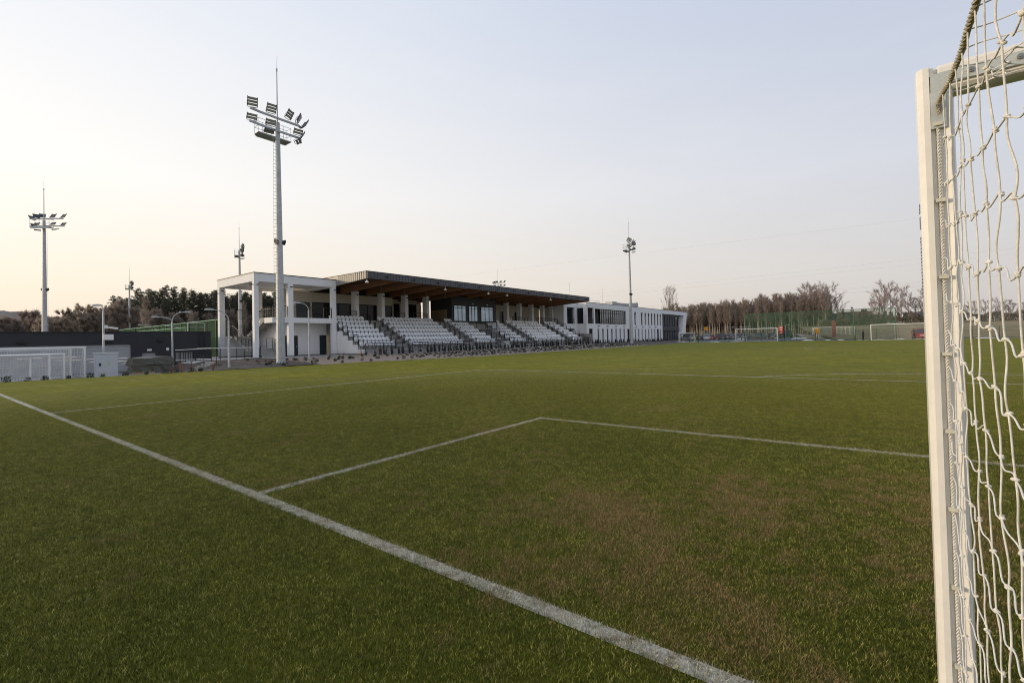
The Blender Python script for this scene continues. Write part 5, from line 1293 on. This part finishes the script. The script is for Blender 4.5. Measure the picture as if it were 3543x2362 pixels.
for k_, x, y, rz, c_, lab in CARS:
    if y > 110: x = (x+.28)*.9-.28; y = (y+2.2)*.9-2.2
    o = protos[k_]
    if k_ not in usedc:
        usedc.add(k_); KIDS[o] = [(a, list(a.children)) for a in o.children]; move(o, (x, y, 0), rz); o['label'] = lab
        for a in o.children: a.color = (*c_, 1)
    else: dup(o, (x, y, 0), rz, lab, color=c_)
KIDS[protos['suv']] = KIDS.get(protos['suv'], [])

# ------------------------------------------------------------------ people
def person(x, y, z0, rz, top, legs, label, pose):
    root = thing('person', label, 'person', (x, y, z0)); ca, sa = cos(rz), sin(rz)
    T = lambda p_: (x+p_[0]*ca-p_[1]*sa, y+p_[0]*sa+p_[1]*ca, z0+p_[2])
    J = {'pel': ((0, 0, .95), .15), 'wa': ((0, 0, 1.08), .14), 'ch': ((.02, 0, 1.32), .175), 'nk': ((.02, 0, 1.50), .06), 'hd': ((.04, 0, 1.60), .095), 'tp': ((.04, 0, 1.72), .085)}
    E_ = [('pel', 'wa'), ('wa', 'ch'), ('ch', 'nk'), ('nk', 'hd'), ('hd', 'tp')]
    for s_, n_ in ((1, 'l'), (-1, 'r')):
        st_ = .12*s_*pose[0]
        J['hip'+n_] = ((0, .10*s_, .88), .105); J['kn'+n_] = ((st_+.03, .11*s_, .50), .075); J['an'+n_] = ((st_-.02, .12*s_, .09), .05); J['to'+n_] = ((st_+.14, .13*s_, .04), .04)
        el, ha = pose[1] if s_ > 0 else pose[2]
        J['sh'+n_] = ((.02, .19*s_, 1.42), .075); J['el'+n_] = ((el[0], .25*s_, el[1]), .052); J['ha'+n_] = ((ha[0], .22*s_, ha[1]), .038); J['fi'+n_] = ((ha[0]+.05, .21*s_, ha[1]-.08), .025)
        E_ += [('pel', 'hip'+n_), ('hip'+n_, 'kn'+n_), ('kn'+n_, 'an'+n_), ('an'+n_, 'to'+n_), ('ch', 'sh'+n_), ('sh'+n_, 'el'+n_), ('el'+n_, 'ha'+n_), ('ha'+n_, 'fi'+n_)]
    names = list(J); me = bpy.data.meshes.new('body'); me.from_pydata([tuple(Vector(T(J[k][0]))-Vector((x, y, z0))) for k in names], [(names.index(a), names.index(b_)) for a, b_ in E_], [])
    o = bpy.data.objects.new('body', me); C.objects.link(o); o.parent = root
    sk = o.modifiers.new('skin', 'SKIN'); sb = o.modifiers.new('sub', 'SUBSURF'); sb.levels = 1; sb.render_levels = 1
    if not me.skin_vertices: 
        bpy.context.view_layer.objects.active = o
    for i, k in enumerate(names):
        if me.skin_vertices: me.skin_vertices[0].data[i].radius = (J[k][1],)*2; me.skin_vertices[0].data[i].use_root = (k == 'pel')
    # cloth colours by height in a procedural material
    m, nt, b, out = new_mat('person_clothing'); tc = N(nt, 'ShaderNodeTexCoord'); sp = N(nt, 'ShaderNodeSeparateXYZ'); nt.links.new(tc.outputs['Object'], sp.inputs[0])
    r_ = N(nt, 'ShaderNodeValToRGB'); r_.color_ramp.interpolation = 'CONSTANT'; el_ = r_.color_ramp.elements
    el_[0].position = 0; el_[0].color = (.02, .02, .02, 1); el_[1].position = .06; el_[1].color = (*legs, 1)
    for ps, cc in ((.50, top), (.80, (.38, .22, .16))): e_ = el_.new(ps); e_.color = (*cc, 1)
    nt.links.new(math_node(nt, 'DIVIDE', sp.outputs[2], 1.9), r_.inputs[0]); nt.links.new(r_.outputs[0], b.inputs['Base Color']); b.inputs['Roughness'].default_value = .9; me.materials.append(m)
    p = MB(); c_ = T((.02, 0, 1.69)); p.ball(c_, .105, (1, 1, .75), 8, 5); p.build('hair', M('dark_hair', (.03, .022, .018)), root)
    return root
P1 = (1, ((.0, 1.18), (.10, .96)), ((.02, 1.16), (.12, .98))); P2 = (.3, ((.18, 1.2), (.32, 1.38)), ((.16, 1.2), (.3, 1.4)))
person(-1.15, 96.6, 0, .4, (.025, .027, .035), (.02, .02, .025), 'person in dark sports clothes walking left of the far goal', P1)
person(5.4, 96.6, 0, 2.4, (.03, .03, .035), (.02, .02, .025), 'person in dark clothes holding something white beside the red car', P2)
person(-19.0, 122, 0, -1.2, (.03, .035, .04), (.03, .03, .035), 'person in dark clothes standing on the car park behind the white goal', P2)

# ------------------------------------------------------------------ overhead wires
pw = thing('power_line', 'thin overhead power cables crossing the sky above the clubhouse and the wood', 'power line', (-20, 180, 15))
for (a, b_) in (((-96.23, 180, 19.99), (11.99, 180, 22.33)), ((-101.97, 180, 18.52), (11.94, 180, 20.8)), ((-66, 180, 13.47), (11.79, 180, 15.54)), ((-66, 180, 13.0), (11.78, 180, 15.1)), ((-158.9, 180, 35.8), (12.34, 180, 34.2)), ((-11.7, 180, 13.2), (11.75, 180, 14.26))):
    v = Vector(b_)-Vector(a); a2 = Vector(a)-v*.25; b2 = Vector(b_)+v*.6
    # keep the measured heights on the visible part: gentle sag only outside it
    p = MB(); p.tube([tuple(a2), a, tuple((Vector(a)+Vector(b_))/2), b_, tuple(b2)], .011, 4); p.build('cable', M('cable_grey', (.34, .34, .36)), pw)

# ------------------------------------------------------------------ the near goal
ng = thing('near_football_goal', 'large white football goal with a slack cord net in the right foreground', 'football goal', (3.6, 0, 0))
ZT = 2.495
def post_profile(x0, s):   # closed polygon in X,Y; front (pitch side) oval, back with net channel
    back = [(.0, .020), (.006, .004), (.016, 0), (.033, 0), (.036, .012), (.046, .014), (.0475, .030), (.0565, .030), (.058, .014), (.074, .012), (.084, .008), (.094, .020), (.100, .042)]
    front = [(.050+.050*cos(a), .075+.047*sin(a)) for a in [pi*i/12 for i in range(0, 13)]]
    return [(x0+s*px, py) for px, py in back+front]
PX = -.12
p = MB(); p.prism(post_profile(PX, 1), 'Z', -.1, 2.491); pn = p.build('post', postpaint, ng)
p = MB(); p.prism(post_profile(7.46, -1), 'Z', -.1, 2.491); p.build('post', postpaint, ng)
cbp = MB(); prof3 = [(py, ZT-px) for px, py in post_profile(0, 1)]
cbp.prism(prof3, 'X', PX+.06, 7.40); co = cbp.build('crossbar', postpaint, ng)
# corner bracket plates with bolts
b = MB(); b.box(PX+.034, PX+.0745, -.001, .013, 2.27, 2.40); b.box(PX+.0746, .20, -.0012, .013, ZT-.0745, ZT-.034); b.box(PX+.036, PX+.0745, -.0014, .0125, 2.4001, ZT-.034)
br = b.build('corner_bracket', bracketm, ng)
b = MB()
for (x, z_) in ((PX+.056, 2.345), (.02, ZT-.052), (.135, ZT-.052)):
    b.tube([(x, -.002, z_), (x, -.010, z_)], .0085, 10); b.tube([(x, -.0102, z_), (x, -.013, z_)], .004, 6)
b.build('bolt', M('steel_bolt', (.25, .25, .24), .35, .1, 20, 0, 40, .8), br)
# braided edge rope down the channel, with clips
b = MB(); n = 800
for s_ in (0, pi):
    b.tube([(PX+.052+.0026*cos(i*.80+s_), .004+.0026*sin(i*.80+s_), -.01+2.34*i/n) for i in range(n+1)], .0027, 5)
b.build('edge_rope', cordm, ng)
zc = .14
while zc < 2.4:
    b = MB(); b.box(PX+.040, PX+.064, -.008, .012, zc-.006, zc+.006); b.build('net_clip', clipm, ng); zc += .268
st_ = MB()                                            # maker's sticker wrapped round the outer side
for i, (zz, hh) in enumerate([(2.02-.012*k, .004) for k in range(3)] + [(1.955, .022)] + [(1.90-.0125*k, .0035) for k in range(18)]):
    st_.box(PX-.0012, PX+.004, .052+.0*(i % 3), .0765+.004*((i*7) % 3), zz-hh, zz+hh)
st_.build('printed_sticker', M('sticker_print', (.08, .09, .16), .4, .1, 8), pn)
# slack cord net ------------------------------------------------------------
rn = random.Random(21)
def smooth_cord(mb, a, b_, side, amp, r, sides=6, seg=7, sag=0):
    a, b_ = Vector(a), Vector(b_); pts = []
    for i in range(seg+1):
        t_ = i/seg; w_ = sin(2*pi*t_)*amp[0]+sin(pi*t_)*amp[1]
        pts.append(tuple(a.lerp(b_, t_)+side*w_+Vector((0, 0, -sag*sin(pi*t_)))))
    mb.tube(pts, r, sides, False)
COLS, ROWS, MS = 17, 19, .132
K = {}
topz = lambda y: 2.405 + .055*(-y)*(-1) - .02*sin(min(1, -y/2)*pi)
for i in range(COLS+1):
    y = -.012 - .119*i
    for j in range(ROWS+1):
        z_ = 2.325 - MS*j - .035*i*.35 - (.006*i*(1 if i < 9 else 0))*(j/ROWS)*3.2 + rn.uniform(-.008, .008) + .012*sin(i*1.7+j*.8)
        if i == 0: z_ = 2.32 - .1265*j
        x = PX+.055 + .005*sin(i*.7+j*.35)*min(1, i/3) + .008*min(i, 8)/8*(j/ROWS)*2 + rn.uniform(-.0035, .0035)*min(1, i/2)
        yy = y + (rn.uniform(-.010, .010) + .008*sin(j*.9+i*.4))*min(1, i)
        K[i, j] = Vector((x, yy, max(.02, z_)))
for i in range(COLS+1): K[i, 0].z = 2.36-.055*(.123*i)-.02*(1-math.exp(-i*.5)); 
sn = MB(); kn = MB(); RC = .0020
for i in range(COLS+1):
    for j in range(ROWS+1):
        a = K[i, j]
        if j < ROWS and i > 0: smooth_cord(sn, a, K[i, j+1], Vector((rn.uniform(-.5, .5), 1, 0)).normalized(), (rn.uniform(-.009, .009), rn.uniform(-.008, .008)), RC*rn.uniform(.92, 1.12), 6, 8)
        if i < COLS and j > 0: smooth_cord(sn, a, K[i+1, j], Vector((.3, 0, 1)).normalized(), (rn.uniform(.003, .011)*rn.choice((1, 1, -1)), 0), RC*.9, 6, 8, sag=rn.uniform(.002, .012))
        if i > 0:
            for q in range(3):
                c_ = a+Vector((rn.uniform(-.003, .003), rn.uniform(-.004, .004), rn.uniform(-.004, .004))); kn.ball(c_, .0042, (1.2, 1.1, .95), 6, 4)
snn = sn.build('side_net', cordm, ng, smooth=True); kn.build('knots', cordm, snn, smooth=True)
b = MB()
pts = [K[0, 0]+Vector((0, .02, -.06))]+[K[i, 0] for i in range(COLS+1)]
dense = []
for a, c_ in zip(pts, pts[1:]):
    for q in range(16): dense.append(a.lerp(c_, q/16))
for s_ in (0, 2.1, 4.2): b.tube([tuple(p_+Vector((.0042*cos(i*.7+s_), 0, .0042*sin(i*.7+s_)))) for i, p_ in enumerate(dense)], .0042, 5)
b.build('top_edge_rope', ropem, snn)
# roof net from the crossbar backwards
tn = MB(); tk = MB(); TK = {}
NX, NY = 20, 9
for i in range(NX+1):
    for j in range(NY+1):
        x = PX+.055 + .128*i; y = -.012-.123*j*1.0
        z_ = 2.36-.055*(-y) - .10*sin(min(1, i/NX)*pi)*min(1, j/4) - .05*min(1, i/4)*(j/NY) + rn.uniform(-.01, .01)*min(1, j)
        if i == 0: TK[i, j] = K[j, 0]; continue
        if j == 0: TK[i, j] = Vector((x, .004, ZT-.052)); continue
        TK[i, j] = Vector((x+rn.uniform(-.012, .012), y+rn.uniform(-.012, .012), z_))
for i in range(NX+1):
    for j in range(NY+1):
        if i < NX and j > 0: smooth_cord(tn, TK[i, j], TK[i+1, j], Vector((0, 1, 0)), (rn.uniform(-.010, .010), rn.uniform(-.008, .008)), RC*.95, 5, 6, sag=rn.uniform(0, .012))
        if j < NY and i > 0: smooth_cord(tn, TK[i, j], TK[i, j+1], Vector((1, 0, 0)), (rn.uniform(-.010, .010), rn.uniform(-.008, .008)), RC*.95, 5, 6, sag=rn.uniform(0, .012))
        if i > 0:
            for q in range(2): tk.ball(TK[i, j]+Vector((rn.uniform(-.003, .003), rn.uniform(-.003, .003), 0)), .0055, (1.2, 1.1, .95), 6, 4)
tno = tn.build('roof_net', cordm, ng, smooth=True); tk.build('knots', cordm, tno, smooth=True)
b = MB(); 
for s_ in (0, pi): b.tube([(PX+.06+.0045*0+ .0125*i, .004+.0035*sin(i*.9+s_), ZT-.052+.0035*cos(i*.9+s_)) for i in range(590)], .0034, 4)
b.build('edge_rope', cordm, co)

# ------------------------------------------------------------------ real grass blades near the camera
PS = .5; pm = MB(); tones = []
rg = random.Random(5)
for i in range(5200):
    x = (rg.random()+rg.random()-1)*PS; y = (rg.random()+rg.random()-1)*PS; h_ = rg.uniform(.010, .031); a = rg.uniform(0, 2*pi); ln = rg.uniform(.1, .9)*h_
    if rg.random() < .04: h_ *= 1.35
    w_ = rg.uniform(.0006, .0014); sx_, sy_ = -sin(a)*w_, cos(a)*w_; b2 = rg.uniform(0, 2*pi)
    mx, my = x+cos(b2)*ln*.35, y+sin(b2)*ln*.35; ex, ey = x+cos(b2)*ln, y+sin(b2)*ln
    pm.quad((x-sx_, y-sy_, 0), (x+sx_, y+sy_, 0), (mx+sx_*.8, my+sy_*.8, h_*.6), (mx-sx_*.8, my-sy_*.8, h_*.6)); pm.tri((mx-sx_*.8, my-sy_*.8, h_*.6), (mx+sx_*.8, my+sy_*.8, h_*.6), (ex, ey, h_))
    t_ = rg.random()**1.2; tones += [t_]*7
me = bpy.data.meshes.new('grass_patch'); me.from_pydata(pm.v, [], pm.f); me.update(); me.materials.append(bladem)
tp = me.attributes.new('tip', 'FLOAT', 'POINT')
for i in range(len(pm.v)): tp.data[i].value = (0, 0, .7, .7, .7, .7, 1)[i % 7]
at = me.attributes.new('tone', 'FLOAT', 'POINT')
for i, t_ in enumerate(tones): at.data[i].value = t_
patch = bpy.data.objects.new('grass_patch_source', me)     # linked only through the node tree
pts = []; zsc = []
cx_, cy_ = -.281, -2.212
for i in range(-50, 20):
    for j in range(-4, 54):
        x = i*PS; y = j*PS; dx, dy = x-cx_, y-cy_; d = sqrt(dx*dx+dy*dy)
        if d > 24: continue
        an = math.degrees(math.atan2(dx, dy)) + 37.3            # angle from the view axis
        if abs(an) > 54 and d > 1.5: continue
        if d < .8: continue
        pts.append((x+R.uniform(-.06, .06), y+R.uniform(-.06, .06), .001)); zsc.append(1-.93*sm((d-6)/17))
gm = bpy.data.meshes.new('grass'); gm.from_pydata(pts, [], []); zat = gm.attributes.new('zsc', 'FLOAT_VECTOR', 'POINT')
for i, q in enumerate(zsc): zat.data[i].vector = (1, 1, q)
go = bpy.data.objects.new('grass', gm); C.objects.link(go)
go['kind'] = 'stuff'; tag(go, 'short mown grass blades of the pitch in the foreground', 'grass')
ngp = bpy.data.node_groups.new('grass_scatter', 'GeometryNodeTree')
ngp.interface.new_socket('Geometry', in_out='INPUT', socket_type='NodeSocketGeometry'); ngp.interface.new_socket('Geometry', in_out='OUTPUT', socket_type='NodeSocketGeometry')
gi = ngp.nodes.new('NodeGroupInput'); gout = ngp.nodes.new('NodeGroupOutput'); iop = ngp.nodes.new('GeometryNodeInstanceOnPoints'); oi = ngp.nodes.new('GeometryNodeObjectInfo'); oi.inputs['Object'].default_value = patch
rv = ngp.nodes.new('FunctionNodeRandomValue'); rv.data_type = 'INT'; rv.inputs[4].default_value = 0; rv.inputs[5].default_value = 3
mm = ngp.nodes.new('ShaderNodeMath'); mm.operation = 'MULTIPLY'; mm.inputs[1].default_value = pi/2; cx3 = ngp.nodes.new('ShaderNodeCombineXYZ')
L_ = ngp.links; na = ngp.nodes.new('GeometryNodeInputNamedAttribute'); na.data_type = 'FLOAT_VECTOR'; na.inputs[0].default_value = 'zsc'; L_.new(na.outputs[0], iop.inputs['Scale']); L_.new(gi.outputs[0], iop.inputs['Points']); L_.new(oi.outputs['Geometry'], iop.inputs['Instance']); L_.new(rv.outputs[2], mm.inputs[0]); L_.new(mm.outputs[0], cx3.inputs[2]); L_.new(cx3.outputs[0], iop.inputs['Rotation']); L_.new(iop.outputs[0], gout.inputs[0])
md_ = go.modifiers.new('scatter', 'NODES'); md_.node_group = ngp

# ------------------------------------------------------------------ camera
cam = bpy.data.cameras.new('camera'); co_ = bpy.data.objects.new('camera', cam); C.objects.link(co_); scene.camera = co_
cam.sensor_width = 36; cam.sensor_fit = 'HORIZONTAL'; cam.lens = 1623.47/3543*36; cam.shift_y = -37.63/3543; cam.clip_start = .05; cam.clip_end = 5000
fw = Vector((-0.6055194, 0.79562969, 0.01787905)); rt = Vector((0.79528745, 0.60578329, -0.02333415)); up = Vector((0.0293961702, -0.0000897, 0.999567835))
mw = Matrix.Identity(4)
for i in range(3): mw[i][0] = rt[i]; mw[i][1] = up[i]; mw[i][2] = -fw[i]
mw[0][3], mw[1][3], mw[2][3] = -.28066, -2.21202, 1.56687
co_.matrix_world = mw
cam.dof.use_dof = False

# ------------------------------------------------------------------ light
sdir = Vector((-.80, -.60, .17)).normalized()
sl = bpy.data.lights.new('sun', 'SUN'); sl.energy = 2.3; sl.angle = radians(6); sl.color = (1.0, .80, .56)
so_ = bpy.data.objects.new('sun', sl); C.objects.link(so_); so_.rotation_euler = sdir.to_track_quat('Z', 'Y').to_euler()
wd = bpy.data.worlds.new('World'); scene.world = wd; wd.use_nodes = True; nt = wd.node_tree; nt.nodes.clear()
out = nt.nodes.new('ShaderNodeOutputWorld'); bg = nt.nodes.new('ShaderNodeBackground'); nt.links.new(bg.outputs[0], out.inputs[0])
sky = nt.nodes.new('ShaderNodeTexSky'); sky.sky_type = 'NISHITA'; sky.sun_disc = False; sky.sun_elevation = math.asin(sdir.z); sky.sun_rotation = math.atan2(sdir.x, sdir.y) % (2*pi); sky.dust_density = 4; sky.air_density = 1.2
tc = nt.nodes.new('ShaderNodeTexCoord'); nrm = nt.nodes.new('ShaderNodeVectorMath'); nrm.operation = 'NORMALIZE'; nt.links.new(tc.outputs['Generated'], nrm.inputs[0])
sp = nt.nodes.new('ShaderNodeSeparateXYZ'); nt.links.new(nrm.outputs[0], sp.inputs[0])
dt = nt.nodes.new('ShaderNodeVectorMath'); dt.operation = 'DOT_PRODUCT'; nt.links.new(nrm.outputs[0], dt.inputs[0]); dt.inputs[1].default_value = tuple(Vector((-.94, -.34, .10)).normalized())
# thin haze veil over the clear sky: warm and bright towards the sun, grey-blue away from it
warm = ramp(nt, sp.outputs[2], [(.0, (.76, .64, .51)), (.10, (.82, .73, .61)), (.28, (.85, .82, .78)), (.62, (.68, .72, .79))])
cool = ramp(nt, sp.outputs[2], [(.0, (.47, .45, .445)), (.10, (.50, .49, .505)), (.30, (.465, .495, .575)), (.65, (.325, .395, .55))])
k_ = ramp(nt, math_node(nt, 'ADD', math_node(nt, 'MULTIPLY', dt.outputs['Value'], .5), .5), [(.15, (0, 0, 0)), (.55, (.45, .45, .45)), (.95, (1, 1, 1))])
haze = mixc(nt, k_, cool, warm)
mpw = nt.nodes.new('ShaderNodeMapping'); mpw.inputs['Scale'].default_value = (1.4, 1.4, 5.0); mpw.inputs['Rotation'].default_value = (.35, .2, 0); nt.links.new(nrm.outputs[0], mpw.inputs[0])
wisp = noise(nt, 2.2, 6, mpw.outputs[0], .62)                # very faint high cloud
haze = mixc(nt, ramp(nt, wisp, [(.48, (0, 0, 0)), (.85, (.09, .09, .09))]), haze, (.86, .85, .85))
sc_ = nt.nodes.new('ShaderNodeMix'); sc_.data_type = 'RGBA'; sc_.blend_type = 'MULTIPLY'; sc_.inputs[0].default_value = 1; nt.links.new(sky.outputs[0], sc_.inputs[6]); sc_.inputs[7].default_value = (.1, .1, .1, 1)
fin = mixc(nt, .88, sc_.outputs[2], haze); nt.links.new(fin, bg.inputs[0]); bg.inputs[1].default_value = 1.34
scene.view_settings.view_transform = 'Standard'; scene.view_settings.look = 'None'; scene.view_settings.exposure = 0; scene.view_settings.gamma = 1
for o in bpy.data.objects:
    if '_w' in o: del o['_w']
scene.cycles.filter_width = 1.05; scene.cycles.max_bounces = 6; scene.cycles.transparent_max_bounces = 12
